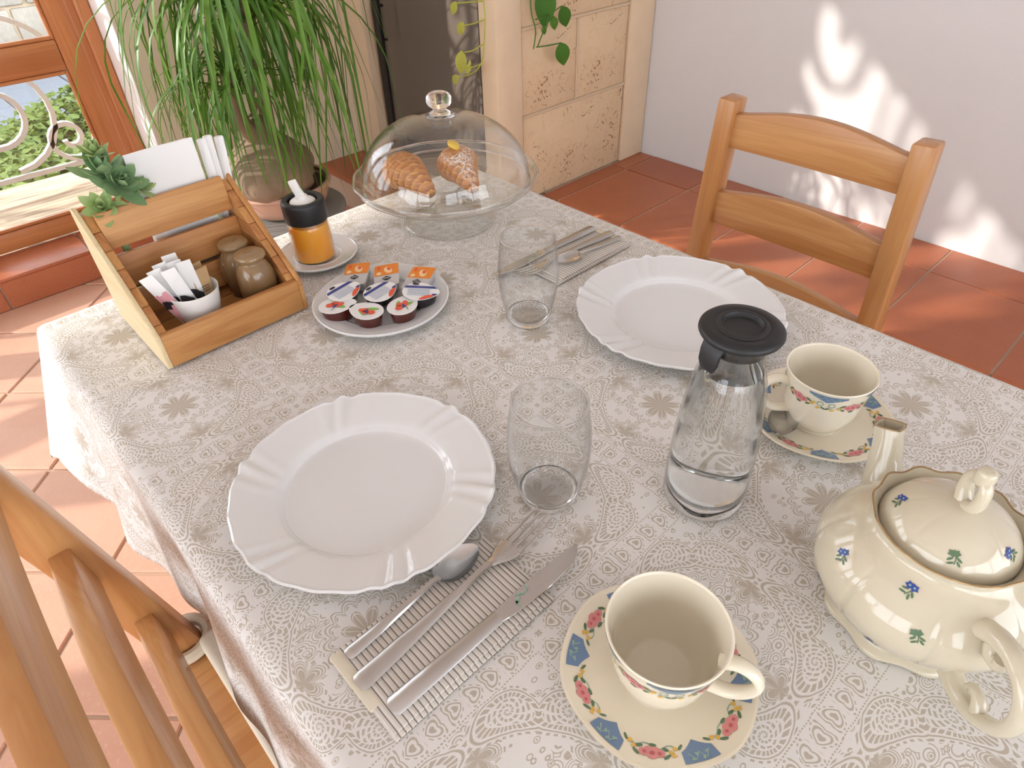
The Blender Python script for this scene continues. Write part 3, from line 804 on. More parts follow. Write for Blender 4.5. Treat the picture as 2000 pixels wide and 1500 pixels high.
# ------------------------------------------------------------------ carafe
cf = thing('water_carafe', 'glass water carafe with black lid filled with water', 'carafe', (.432, .195, CZ))
out = smoothprof([(0, .002), (.030, .001), (.0375, .002), (.0398, .008), (.0402, .03), (.0392, .07), (.0362, .115), (.0318, .15), (.0262, .170), (.0248, .180), (.0262, .192), (.0285, .2)], 5)
inn = smoothprof([(.0265, .2), (.0240, .192), (.0226, .180), (.0240, .169), (.0298, .149), (.0342, .114), (.0370, .07), (.0380, .034), (.0360, .024), (.030, .0205), (0, .020)], 5)
mesh_obj('base', lathe(smoothprof([(0, .0025), (.030, .0018), (.0370, .0028), (.0392, .0085), (.0394, .018), (.036, .0215), (.030, .0195), (0, .0192)], 5), 72), 'solid_glass', cf, None, 60)
mesh_obj('bottle', lathe(out+[(.0278, .2012)]+inn, 72), 'clear_glass', cf, None, 60)
wp = [p for p in inn if p[1] <= .164]; wtop = .164
mesh_obj('water', lathe([(0, wtop), (.0205, wtop), (.0262, wtop+.0004)]+[(r+.0003, z-.0003) for r, z in wp[1:]], 72), 'water', cf, None, 60)
lid = mesh_obj('lid', lathe([(0, .2065), (.0150, .2065), (.0165, .2078), (.0175, .2098), (.0190, .2102), (.0205, .2098), (.0218, .2085), (.0232, .2085), (.0245, .2092), (.0325, .2078), (.0345, .2058), (.0348, .2035), (.0338, .2015), (.0300, .2010), (.0240, .2010), (.0235, .186), (.021, .185), (.021, .1995), (0, .1995)], 72), 'black_rubber', cf, None, 40)
ang = 2.98
sp = beam([(.030*math.cos(ang), .030*math.sin(ang), .204), (.0345*math.cos(ang), .0345*math.sin(ang), .196), (.0352*math.cos(ang), .0352*math.sin(ang), .186), (.0345*math.cos(ang), .0345*math.sin(ang), .178)], [.022, .020, .019, .013], .004, (math.cos(ang), math.sin(ang), 0), .0015)
mesh_obj('lid_tab', sp, 'black_rubber', cf)

# ------------------------------------------------------------------ cups and saucers
def saucer_profile(R): return smoothprof([(0, .004), (.022, .004), (.027, .0052), (.030, .0042), (R*.62, .007), (R*.85, .0125), (R-.001, .0165)], 6)
def flower(s, th, l, k, parts, rot=0, big=True):
    """rose with leaves and small yellow blossoms; s=surface, k=size"""
    r = max(.01, s.raw(th, l)[1]); c, sn = math.cos(rot), math.sin(rot)
    def at(x, y): return th+(x*c-y*sn)*k/r, l+(x*sn+y*c)*k
    for x, y, a, b, mt in ((-.9, .1, .62, .5, 'pink'), (0, .25, .66, .58, 'pink'), (.85, .0, .6, .5, 'pink'), (.35, -.4, .5, .4, 'pink'), (-.4, -.35, .5, .42, 'pink'), (0, .05, .28, .24, 'red'), (.8, .02, .22, .2, 'red'), (-.85, .05, .22, .2, 'red')):
        q = at(x, y); parts[mt].append(s.blob(q[0], q[1], a*k, b*k, rot, 9, .0004 if mt == 'pink' else .0007))
    for x, y, rr, a in ((-1.7, .35, .5, .6), (1.6, .4, .5, -.6), (-1.5, -.5, .42, -.5), (1.5, -.55, .42, .5), (0, -.95, .45, 0)):
        q = at(x, y); parts['green'].append(s.blob(q[0], q[1], rr*k, .2*k, a+rot, 8, .00045))
    for x, y in ((-2.1, -.2), (2.1, -.15), (2.35, .25)):
        q = at(x, y); parts['yellow'].append(s.blob(q[0], q[1], .3*k, .26*k, rot, 7, .0005, 3))
def emit(parts, root):
    nm = {'pink': ('flower_print', 'pink_print'), 'red': ('petal_print', 'red_print'), 'green': ('leaf_mark', 'green_print'), 'yellow': ('blossom_print', 'yellow_print'), 'blue': ('panel_print', 'blue_print'), 'pale': ('vine_print', 'pale_green'), 'dblue': ('blue_flower_print', 'dark_blue_print')}
    for k, v in parts.items():
        if v: mesh_obj(nm[k][0], join(*v), nm[k][1], root, smooth=60)['kind'] = 'stuff'
def newparts(): return {k: [] for k in ('pink', 'red', 'green', 'yellow', 'blue', 'pale', 'dblue')}
def saucer(label, loc, R, rz):
    t = thing('saucer', label, 'saucer', loc, rz, 'flowered cream saucers')
    sm_ = lambda a, r, z: (r*(1+.012*math.cos(6*a)*max(0, (r-R*.6)/(R*.4))), z)
    top = saucer_profile(R)
    und = smoothprof([(R+.001, .0165), (R-.001, .0145), (R*.8, .0085), (.045, .002), (.040, 0), (.036, 0), (.034, .002), (0, .002)], 4)
    mesh_obj('dish', lathe(top+und, 120, sm_), 'cream_china', t, None, 50)
    s = Surf(top, sm_, flip=-1); Lt = s.L[-1]; pr = newparts()
    for k in range(6):
        a = k*PI/3+.18
        flower(s, a, Lt-.0125, .0066, pr)
        b = a+PI/6   # blue panel: a curved shield along the rim
        V, Fc = [], []
        n = 8
        for i in range(n+1):
            q = -1+2*i/n; hh = .019-.009*abs(q)**1.2
            V += [tuple(s.pt(b+q*.19, Lt-.003, .0004)), tuple(s.pt(b+q*(.19-.05*(1-q*q)), Lt-.003-hh, .0004))]
            if i: Fc.append((2*i-2, 2*i-1, 2*i+1, 2*i))
        pr['blue'].append((V, Fc))
        pr['pale'].append(s.strip([(b-.12+.06*i, Lt-.008-.003*(-1)**i) for i in range(5)], .0012, .0007))
        for i in range(4): pr['pale'].append(s.blob(b-.09+.06*i, Lt-.0075+.002*(-1)**i, .0018, .0011, i, 7, .0008))
        for q in (-.26, .26): pr['yellow'].append(s.blob(b+q*.95, Lt-.0165, .0022, .0018, 0, 7, .0005, 3)); pr['green'].append(s.blob(b+q*.7, Lt-.0175, .0030, .0011, q*3, 7, .0005))
        pr['pale'].append(s.strip([(a-.3+.06*i, Lt-.0175+.0022*math.sin(i*1.3)) for i in range(11)], .0008, .0004))
    emit(pr, t); return t
def cup(label, loc, rz, R=.0462, H=.073):
    t = thing('teacup', label, 'cup', loc, rz, 'flowered cream teacups')
    out = smoothprof([(0, .003), (.022, .003), (.0235, 0), (.0262, 0), (.0272, .004), (.0310, .010), (.0365, .022), (.0400, .038), (.0420, .053), (.0445, .066), (R, H)], 5)
    inn = smoothprof([(R-.0022, H), (.0420, .065), (.0395, .052), (.0376, .038), (.0340, .0235), (.0275, .011), (.020, .0065), (0, .006)], 5)
    mesh_obj('bowl', lathe(out+[(R-.0008, H+.001)]+inn, 72), 'cream_china', t, None, 55)
    hp = smoothprof([(.040, 0, .056), (.052, 0, .061), (.064, 0, .056), (.069, 0, .044), (.064, 0, .031), (.052, 0, .021), (.035, 0, .020)], 5)
    mesh_obj('handle', tube(hp, [.0048-.0006*math.sin(i/len(hp)*PI) for i in range(len(hp))], 10, True, (0, 1, 0), 1.35), 'cream_china', t, None, 60)
    top = [p for p in out if p[1] > .03]
    s = Surf(top, None, flip=1); Lt = s.L[-1]; pr = newparts()
    for k in range(5):
        a = .55+k*(2*PI-1.1)/4.0
        flower(s, a, Lt-.0185, .0066, pr)
        b = a+(2*PI-1.1)/8
        if k < 4:
            V, Fc = [], []
            for i in range(9):
                q = -1+2*i/8; hh = .010*(1-.75*abs(q))
                V += [tuple(s.pt(b+q*.42, Lt-.0025, .0004)), tuple(s.pt(b+q*.42, Lt-.0025-hh, .0004))]
                if i: Fc.append((2*i-2, 2*i-1, 2*i+1, 2*i))
            pr['blue'].append((V, Fc))
            pr['pale'].append(s.strip([(b-.3+.075*i, Lt-.006-.0018*(-1)**i) for i in range(9)], .0011, .0007))
            for q in (-.13, .13):
                pr['pale'].append(s.strip([(b+q+.07*math.cos(w_), Lt-.016+.003*math.sin(w_)) for w_ in [2*PI*i/10 for i in range(11)]], .0011, .0005))
                pr['yellow'].append(s.blob(b+q*1.3, Lt-.0225, .0022, .0018, 0, 7, .0005, 3)); pr['green'].append(s.blob(b+q*.4, Lt-.0215, .0028, .0011, q*4, 7, .0005))
    emit(pr, t); return t
saucer('flowered cream saucer under the nearest teacup', (.246, .1125, CZ), .0757, .4)
cup('flowered cream teacup nearest the camera with its handle towards the teapot', (.2455, .1115, CZ+.0048), -1.22)
saucer('flowered cream saucer with a teaspoon behind the teapot spout', (.612, .1665, CZ), .0775, .9)
cup('flowered cream teacup behind the teapot, right of the carafe', (.6085, .1670, CZ+.0048), 2.35)

# ------------------------------------------------------------------ teapot
tp = thing('teapot', 'cream porcelain teapot with small blue flower sprigs and gold rim', 'teapot', (.444, .004, CZ), PI/4)
def tmod(a, r, z):
    k = max(0, min(1, (z-.012)/.02))*max(0, min(1, (.102-z)/.03)); g_ = abs(math.cos(4*a))**.35
    rr = r*(1-.035*k*(1-g_))
    if z < .014: rr = r*(1+.05*math.cos(8*a)*max(0, 1-z/.014))
    if z > .104: rr = r*(1+.018*math.cos(12*a)*min(1, (z-.104)/.010)); z = z+.0012*math.cos(12*a)*min(1, (z-.104)/.010)
    return rr, z
tout = smoothprof([(0, .003), (.050, .003), (.056, 0), (.060, .001), (.0605, .005), (.056, .010), (.058, .014), (.070, .028), (.0805, .046), (.0835, .060), (.079, .076), (.066, .092), (.0545, .101), (.0510, .106), (.0525, .111), (.0555, .1155)], 5)
tinn = smoothprof([(.0535, .1155), (.0495, .109), (.0480, .104), (.0470, .100), (.0, .099)], 3)
mesh_obj('body', lathe(tout+tinn, 192, tmod), 'teapot_china', tp, None, 55)
mesh_obj('gold_rim', tube([((.0548)*(1+.018*math.cos(12*a))*math.cos(a), (.0548)*(1+.018*math.cos(12*a))*math.sin(a), .1157+.0012*math.cos(12*a)) for a in [2*PI*k/144 for k in range(145)]], .0008, 6, False), 'gold', tp, None, 60)
lout = smoothprof([(.0475, .1035), (.0485, .1065), (.0470, .111), (.0410, .121), (.0300, .1305), (.0160, .1375), (.007, .1395), (0, .1398)], 6)
lm = lambda a, r, z: (r*(1-.025*(1-abs(math.cos(4*a))**.4)*max(0, min(1, (r-.012)/.02))*max(0, min(1, (.046-r)/.012))), z)
lidp = mesh_obj('lid', lathe([(0, .1035)]+lout, 144, lm), 'teapot_china', tp, None, 55)
kb = smoothprof([(.004, .0, .138), (.008, 0, .147), (.009, 0, .156), (.005, 0, .164), (-.002, 0, .167), (-.008, 0, .162), (-.010, 0, .152), (-.008, 0, .143), (-.003, 0, .138)], 5)
mesh_obj('knob', join(tube(kb, [.0056-.0018*abs(math.sin(i/len(kb)*PI)) for i in range(len(kb))], 12, True, (0, 1, 0), 1.25), move(lathe(smoothprof([(0, -.007), (.0055, -.006), (.0068, 0), (.0055, .006), (0, .0075)], 4), 20), (-.002, 0, .1685))), 'teapot_china', lidp, None, 60)
# spout: hollow with a diamond shaped mouth
spc = smoothprof([(.060, 0, .040), (.078, 0, .052), (.092, 0, .072), (.101, 0, .092), (.110, 0, .112)], 5)
spr = smoothprof([(.025, 0), (.0205, 0), (.0155, 0), (.0126, 0), (.0120, 0)], 5)
V, Fc = [], []; n = 20; m_ = len(spc)
for side in (0, 1):
    for i, p in enumerate(spc):
        a_ = Vector(spc[max(0, i-1)]); b_ = Vector(spc[min(m_-1, i+1)]); t_ = (b_-a_).normalized(); nn = Vector((0, 1, 0)); bb = t_.cross(nn)
        if i > m_-4: bb = lerp(bb, Vector((-.95, 0, .3)), (i-m_+4)/3).normalized()
        for k in range(n):
            a = 2*PI*k/n; sq = 1/(abs(math.cos(a))+abs(math.sin(a))); fr_k = .55*i/(m_-1); rr = (spr[i][0]-side*.0018)*(1-fr_k+fr_k*sq*1.28)
            tip = (.010*math.cos(a)*(i/(m_-1))**4)
            V.append(tuple(Vector(p)+bb*(math.cos(a)*rr)+nn*(math.sin(a)*rr)))
for side in (0, 1):
    for i in range(m_-1):
        for k in range(n): j = (k+1) % n; o_ = side*m_*n; Fc.append((o_+i*n+k, o_+i*n+j, o_+i*n+n+j, o_+i*n+n+k))
for k in range(n): j = (k+1) % n; Fc.append(((m_-1)*n+k, (m_-1)*n+j, m_*n+(m_-1)*n+j, m_*n+(m_-1)*n+k))
mesh_obj('spout', (V, Fc), 'teapot_china', tp, None, 50)
mesh_obj('spout_gold_rim', tube([Vector(V[(m_-1)*n+k % n])+Vector((0, 0, .0003)) for k in range(n+1)], .0007, 6, False), 'gold', tp, None, 60)
hd = smoothprof([(-.066, 0, .084), (-.080, 0, .094), (-.096, 0, .098), (-.114, 0, .090), (-.124, 0, .070), (-.120, 0, .048), (-.104, 0, .030), (-.084, 0, .024), (-.066, 0, .028)], 6)
hn = len(hd)
mesh_obj('handle', join(tube(hd, [.0085-.0028*math.sin(i/(hn-1)*PI) for i in range(hn)], 14, True, (0, 1, 0), 1.15),
      tube(smoothprof([(-.088, 0, .095), (-.080, 0, .086), (-.084, 0, .078), (-.092, 0, .080), (-.092, 0, .086)], 4), .0052, 10),
      tube(smoothprof([(-.104, 0, .032), (-.098, 0, .042), (-.090, 0, .043), (-.086, 0, .037)], 4), [.0062-.0003*i for i in range(13)], 10)), 'teapot_china', tp, None, 60)
bs = Surf([p for p in tout if p[1] >= .013 and p[1] <= .1], tmod); ls = Surf([p for p in lout][2:], lm)
pr = newparts(); prl = newparts()
def sprig(s, th, l, k, rot, parts, blue=True):
    r = max(.01, s.raw(th, l)[1])
    def at(x, y): return th+(x*math.cos(rot)-y*math.sin(rot))*k/r, l+(x*math.sin(rot)+y*math.cos(rot))*k
    a, b, c = at(0, 0), at(.2, -1), at(.1, -2.2)
    parts['green'].append(s.strip([a, b, c], .0007*k/.003, .0005))
    for x, y, q in ((-.9, -1.2, .7), (.95, -1.0, -.6), (-.6, -2.1, .5), (.9, -1.9, -.9)):
        p = at(x, y); parts['green'].append(s.blob(p[0], p[1], .75*k, .28*k, q+rot, 8, .0004))
    for x, y, mt in ((0, .3, 'dblue'), (-1.0, -.1, 'dblue')) if blue else ((0, .3, 'green'), (-.8, .2, 'green')):
        p = at(x, y); parts[mt].append(s.blob(p[0], p[1], .85*k, .8*k, rot, 15, .0006, 5))
        if mt == 'dblue': parts['pale'].append(s.blob(p[0], p[1], .28*k, .26*k, 0, 7, .0009))
# body sprigs: theta measured from the spout direction
for th, l, rot, bl in ((1.65, .081, .4, True), (2.387, .098, -.5, True), (2.598, .070, .2, False), (1.60, .042, .8, True), (2.317, .032, .3, True), (.45, .05, 0, True), (3.6, .06, .3, True), (4.6, .07, 0, True), (5.5, .05, .5, True)):
    sprig(bs, th, l, .0032, rot, pr, bl)
for th, l, rot, bl in ((1.158, .024, .3, True), (2.668, .022, 0, False), (3.686, .024, .5, True), (5.3, .022, .2, True)):
    sprig(ls, th, l, .0030, rot, prl, bl)
emit(pr, tp); emit(prl, lidp)
#PART4
# ------------------------------------------------------------------ wooden crate with table things
crx0, crx1, cry0, cry1 = .121, .325, .793, .968
cw = crx1-crx0; cd = cry1-cry0
cr = thing('wooden_crate', 'sloping wooden condiment crate with slatted back at the table corner', 'crate', (crx0, cry0, CZ))
def side(x0, x1, inset, mat, name):
    prof = [(inset, .002), (cd-inset, .002), (cd-inset, .168-inset), (cd-.012-inset, .168-inset), (inset, .050-inset)]
    v = [(x0, y, z) for y, z in prof]+[(x1, y, z) for y, z in prof]; n = len(prof)
    f = [tuple(range(n)), tuple(range(n, 2*n))[::-1]]+[(i, (i+1) % n, n+(i+1) % n, n+i) for i in range(n)]
    return mesh_obj(name, bevel((v, f), .0012, 1), mat, cr)
side(0, .007, 0, 'crate_pale', 'side_board'); side(cw-.007, cw, 0, 'crate_y', 'side_board')
# inner side cheeks built of stacked strips whose ends step up along the slope
for xa, xb in ((.0072, .0175), (cw-.0175, cw-.0072)):
    n = 9
    for k in range(n):
        z0 = .006+k*.0172; z1 = z0+.0164
        ya = max(.0, (z0-.046)/(.168-.050)*(cd-.012))+.0005; yb = cd-.002
        if yb-ya < .006: continue
        yt = max(ya, (z1-.046)/(.168-.050)*(cd-.012)+.0005)
        v = [(x_, y_, z_) for x_ in (xa, xb) for y_, z_ in ((ya, z0), (yb, z0), (yb, z1), (min(yt, yb-.002), z1))]
        f = [(0, 1, 2, 3), (7, 6, 5, 4), (0, 4, 5, 1), (1, 5, 6, 2), (2, 6, 7, 3), (3, 7, 4, 0)]
        mesh_obj('side_strip', bevel((v, f), .0008, 1), 'crate_end' if k % 2 else 'crate_y', cr)
mesh_obj('front_board', box((.007, -.001, .003), (cw-.007, .010, .050), .0015, 2), 'crate_x', cr)
PYt = .134  # partition
def pslat(y0, z0, y1, z1, th=.009):
    a = Vector((0, y0, z0)); b = Vector((0, y1, z1)); d = (b-a).normalized(); nrm = Vector((0, -d.z, d.y))*th/2
    pts = [a-nrm, a+nrm, b+nrm, b-nrm]
    v = [(.0176, p.y, p.z) for p in pts]+[(cw-.0176, p.y, p.z) for p in pts]
    f = [(0, 1, 2, 3), (7, 6, 5, 4), (0, 4, 5, 1), (1, 5, 6, 2), (2, 6, 7, 3), (3, 7, 4, 0)]
    mesh_obj('back_slat', bevel((v, f), .0015, 2), 'crate_x', cr)
pslat(.132, .119, .142, .165); pslat(.124, .066, .131, .110); pslat(.120, .020, .124, .060)
for k in range(5): mesh_obj('floor_slat', box((.0176, .012+k*.0315, .004), (cw-.0176, .012+k*.0315+.0285, .011), .0012), 'crate_x', cr)
mesh_obj('rear_slat', box((.0176, cd-.008, .012), (cw-.0176, cd-.001, .050), .0012), 'crate_x', cr)
FZ = CZ+.0112
# shakers
def shaker(label, loc):
    t = thing('stoneware_shaker', label, 'shaker', loc, 0, 'brown stoneware shakers')
    mesh_obj('pot', lathe([(r_, z_*1.28) for r_, z_ in smoothprof([(0, 0), (.019, 0), (.0225, .002), (.0250, .012), (.0262, .028), (.0252, .040), (.0205, .049), (.0165, .053), (.0165, .057)], 5)]+[(0, .073)], 48), 'brown_stoneware', t, None, 50)
    lid = mesh_obj('cap', move(lathe(smoothprof([(0, .0555), (.0165, .0555), (.0205, .0575), (.0212, .061), (.0185, .0645), (.010, .0668), (0, .0672)], 5), 48), (0, 0, .0165)), 'brown_stoneware', t, None, 50)
    for a in range(4): mesh_obj('hole', move(lathe([(0, .0008), (.0008, .0008), (.001, 0)], 8), (.006*math.cos(a*PI/2), .006*math.sin(a*PI/2), .083)), 'soil', lid)
    return t
shaker('brown stoneware shaker at the front of the crate', (.2805, .8375, FZ))
shaker('brown stoneware shaker behind the other one in the crate', (.2790, .886, FZ))
# sugar cup and sachets
sc_x, sc_y = .197, .848
o = mesh_obj('sachet_cup', lathe([(0, 0), (.0225, 0), (.0240, .0015), (.0335, .0555), (.0330, .0565), (.0320, .0555), (.0228, .004), (0, .0035)], 48), 'white_plastic', None, (sc_x, sc_y, FZ), 40)
tag(o, 'small white plastic cup holding sugar sachets in the crate', 'cup')
def sachet(label, x, y, lean, rz, mat, pmat, grp, h=.075, w_=.020, ry=0):
    t = thing('sugar_sachet', label, 'sachet', (sc_x+x, sc_y+y, FZ+.012), rz, grp); t.rotation_euler = (0, ry, rz)
    V, Fc = [], []; n = 8
    for i in range(n+1):
        s = i/n; z = s*h; th = .0038*math.sin(PI*min(1, max(0, s)))**.6+.0003
        for dx, dy in ((-w_/2, 0), (0, -th/2), (w_/2, 0), (0, th/2)): V.append((dx, dy+lean*z+.05*z*s, z))
    for i in range(n):
        for k in range(4): j = (k+1) % 4; Fc.append((i*4+k, i*4+j, i*4+4+j, i*4+4+k))
    Fc += [(0, 1, 2, 3), (n*4+3, n*4+2, n*4+1, n*4)]
    mesh_obj('packet', (V, Fc), mat, t, None, 60)
    if pmat:
        P = []
        if pmat == 'black_print':
            for sgn in (-1, 1):
                y_ = -.0031; q = [(-w_*.46, h*.42), (w_*.46, h*.30), (w_*.46, h*.44), (0, h*.54), (-w_*.30, h*.56)]
                v = [(x_, y_+lean*z_-.0002 if sgn < 0 else -y_+lean*z_+.0018, z_) for x_, z_ in q]; P.append((v, [tuple(range(5))]))
        else:
            for z_ in (h*.55, h*.60, h*.65):
                y_ = -.0034; P.append(([(x_, y_+lean*zz_, zz_) for x_, zz_ in ((-w_*.25, z_), (w_*.25, z_), (w_*.25, z_+.0012), (-w_*.25, z_+.0012))], [(0, 1, 2, 3)]))
        pr_ = mesh_obj('print', join(*P), pmat, t, None, 0); pr_['kind'] = 'stuff'
for x, y, ln_, rz, ry, lab in ((-.016, -.006, -.16, -.5, -.34, 'leftmost white sugar sachet with dark band in the white cup'), (-.010, .000, -.08, -.45, -.28, 'second white sugar sachet from the left in the white cup'), (-.005, .008, -.02, -.4, -.22, 'third white sugar sachet from the left in the white cup'), (-.001, -.008, -.12, -.35, -.20, 'white sugar sachet in front of the others in the white cup'), (.003, .002, -.02, -.3, -.12, 'white sugar sachet in the middle of the white cup'), (.000, .015, .10, -.25, -.08, 'white sugar sachet at the back of the white cup'), (.007, -.004, -.05, -.2, -.05, 'white sugar sachet touching the brown ones in the white cup')):
    sachet(lab, x-.002, y, ln_, rz, 'paper_white', 'black_print', 'white sugar sachets in the cup', .086, .0185, ry)
for x, y, ln_, rz, lab in ((.011, -.004, -.04, .30, 'brown paper sugar sachet at the front of the white cup'), (.014, .008, .05, .40, 'brown paper sugar sachet behind the other brown one')):
    sachet(lab, x, y, ln_, rz, 'sugar_brown', 'soil', 'brown sugar sachets in the cup', .068, .025, .08)
sachet('pink sweetener sachet leaning at the left of the white cup', -.016, -.012, -.16, -.6, 'pink_paper', None, None, .060, .018, -.42)
# folded paper napkins behind the partition
def folded(name, label, loc, rz, w_, h, gap, layers, grp=None, tilt=0, mat='paper_white'):
    t = thing(name, label, 'napkin', loc, rz, grp); t.rotation_euler = (tilt, 0, rz)
    for k in range(layers):
        y = k*gap; V, Fc = [], []; n = 8
        fan = .10*k/max(1, layers-1)
        for i in range(n+1):
            s = i/n; xx = s*w_; b = .0025*math.sin(PI*s*1.0)+fan*(s-0)*.18
            hz = h-(.002*k)
            for yy, zz in ((y+b, 0), (y+b+gap*.85, 0), (y+b+gap*.85, hz-.001), (y+b+gap*.42, hz), (y+b, hz-.001)): V.append((xx, yy, zz))
        for i in range(n):
            for q in range(5): j = (q+1) % 5; Fc.append((i*5+q, i*5+j, i*5+5+j, i*5+5+q))
        Fc += [(0, 1, 2, 3, 4), (n*5+4, n*5+3, n*5+2, n*5+1, n*5)]
        mesh_obj('fold', (V, Fc), mat, t, None, 50)
    return t
folded('paper_napkin_stack', 'stack of folded white paper napkins standing at the back of the crate', (.200, .9415, FZ), .0, .090, .210, .0034, 6)
for x, y, ry, h, lab in ((.2925, .938, .02, .205, 'narrow rolled paper napkin touching the white napkin stack'), (.3005, .941, .03, .206, 'narrow rolled paper napkin between two others in the crate'), (.3045, .940, .09, .202, 'rightmost rolled paper napkin leaning towards the palm')):
    t = folded('paper_napkin', lab, (x, y, FZ), .35, .0105, h, .0075, 1, 'rolled napkins in the crate')
    t.rotation_euler = (0, ry, .2)
# succulent: rosettes of pointed leaves
su = thing('succulent', 'green artificial succulent with pointed rosettes behind the crate', 'plant', (.150, .945, FZ))
def leafmesh(L, W, T, curl):
    V, Fc = [], []; n = 7
    for i in range(n+1):
        s = i/n; ww = W*(math.sin(PI*min(1, s*.86+.10))**.8)*(1 if s < .97 else .2); zz = curl*s*s
        th = T*(1-s*.75)
        V += [(s*L, -ww/2, zz+th*.35), (s*L, 0, zz-th*.6), (s*L, ww/2, zz+th*.35), (s*L, 0, zz+th*.1)]
    for i in range(n):
        for k in range(4): j = (k+1) % 4; Fc.append((i*4+k, i*4+j, i*4+4+j, i*4+4+k))
    Fc += [(0, 1, 2, 3), (n*4+3, n*4+2, n*4+1, n*4)]
    return V, Fc
lm1 = mesh_obj('leaf', leafmesh(.034, .0185, .004, .010), 'succulent', su, None, 60); lm1.scale = (.01,)*3; lm1.location = (0, 0, .10)
lm2 = mesh_obj('leaf', leafmesh(.030, .016, .0035, .008), 'succulent_light', su, None, 60); lm2.scale = (.01,)*3; lm2.location = (0, 0, .10)
rr = random.Random(5)
def rosette(c, axis, R, n, m_, stem0):
    ax_ = Vector(axis).normalized(); q = ax_.to_track_quat('Z', 'Y').to_matrix().to_4x4()
    for k in range(n):
        s = k/n; a = k*2.39996; el = math.radians(lerp(-5, 78, s)); sc_ = R/.034*lerp(1.0, .45, s)
        Mx = Matrix.Translation(Vector(c)+ax_*(.010*s*R/.034)) @ q @ Matrix.Rotation(a, 4, 'Z') @ Matrix.Rotation(-el, 4, 'Y') @ Matrix.Scale(sc_, 4)
        o_ = bpy.data.objects.new('leaf', m_.data); COL.objects.link(o_); o_.parent = su; o_.matrix_local = Mx
    mesh_obj('stem', tube(smoothprof([stem0, (lerp(stem0[0], c[0], .6), lerp(stem0[1], c[1], .6), lerp(stem0[2], c[2], .5)), c], 4), .0035, 8), 'succulent_light', su)
rosette((.022, .004, .214), (.1, -.1, 1), .030, 20, lm2, (.01, 0, .14))
rosette((.020, .000, .190), (.1, -.3, 1), .040, 14, lm1, (.01, 0, .14))
rosette((.030, -.004, .176), (.35, -.75, .6), .042, 18, lm1, (.01, 0, .13))
rosette((.004, .000, .152), (-.25, -.8, .65), .034, 17, lm2, (.005, 0, .11))
rosette((.052, -.002, .164), (.6, -.5, .6), .030, 16, lm2, (.02, 0, .12))
mesh_obj('stem', tube([(.008, 0, 0), (.010, 0, .08), (.012, 0, .15)], .005, 8), 'succulent', su)

# ------------------------------------------------------------------ honey jar
hj = thing('honey_jar', 'glass jar of orange honey with black lid and white pouring spout', 'jar', (.408, .912, CZ+.0045))
go = smoothprof([(0, .001), (.026, .0005), (.0305, .003), (.0322, .010), (.0325, .045), (.0315, .060), (.0285, .067), (.0280, .075)], 5)
gi = smoothprof([(.0262, .075), (.0267, .067), (.0295, .059), (.0305, .045), (.0302, .011), (.0285, .0055), (0, .004)], 5)
mesh_obj('glass', lathe(go+gi, 56), 'clear_glass', hj, None, 60)
mesh_obj('honey', lathe([(0, .062), (.0286, .062)]+[(r+.0003, z-.0002) for r, z in gi if z < .0615], 56), 'honey', hj, None, 60)
ld = mesh_obj('lid', lathe([(.0225, .0965), (.0235, .1005), (.0300, .1010), (.0325, .0985), (.0332, .0950), (.0332, .0700), (.0322, .0680), (.0290, .0680), (.0285, .070), (.0285, .0945), (.0225, .0965)], 56), 'black_rubber', hj, None, 40)
mesh_obj('lid_floor', lathe([(0, .0945), (.0287, .0945), (.0287, .0925), (0, .0925)], 40), 'black_rubber', ld, None, 40)
sp_ = mesh_obj('spout', join(lathe(smoothprof([(.019, .0945), (.0195, .097), (.015, .100), (.010, .102), (.0085, .106), (0, .107)], 4), 32), beam([(.0, 0, .103), (-.004, .003, .116), (-.007, .005, .130)], [.006, .005, .004], [.014, .0135, .013], (.8, -.6, 0), .0015)), 'white_plastic', hj, None, 50)

# ------------------------------------------------------------------ jam portions
JX, JY, JZ = .405, .722, CZ+.0047
def poly_tub(shape, h, shrink, mat, t):
    n = len(shape); V = [(x*shrink, y*shrink, 0) for x, y in shape]+[(x*.96, y*.96, h) for x, y in shape]
    f = [tuple(range(n))[::-1], tuple(range(n, 2*n))]+[(i, (i+1) % n, n+(i+1) % n, n+i) for i in range(n)]
    return mesh_obj('tub', bevel((V, f), .0018, 2, 50), mat, t, None, 40)
def flat(poly, z): return [(x, y, z) for x, y in poly], [tuple(range(len(poly)))]
def ell(cx, cy, a, b, rot=0, n=14):
    return [(cx+a*math.cos(q)*math.cos(rot)-b*math.sin(q)*math.sin(rot), cy+a*math.cos(q)*math.sin(rot)+b*math.sin(q)*math.cos(rot)) for q in [2*PI*k/n for k in range(n)]]
def clipto(poly, shape):
    """clip polygon to a convex shape"""
    A = sum(shape[i][0]*shape[(i+1) % len(shape)][1]-shape[(i+1) % len(shape)][0]*shape[i][1] for i in range(len(shape)))
    sh = shape if A > 0 else shape[::-1]
    for i in range(len(sh)):
        a, b = sh[i], sh[(i+1) % len(sh)]; side_ = lambda p: (b[0]-a[0])*(p[1]-a[1])-(b[1]-a[1])*(p[0]-a[0])
        out_ = []
        for k in range(len(poly)):
            p, q = poly[k], poly[(k+1) % len(poly)]; sp, sq = side_(p), side_(q)
            if sp >= 0: out_.append(p)
            if (sp >= 0) != (sq >= 0): s = sp/(sp-sq); out_.append((p[0]+s*(q[0]-p[0]), p[1]+s*(q[1]-p[1])))
        poly = out_
        if len(poly) < 3: return None
    return poly
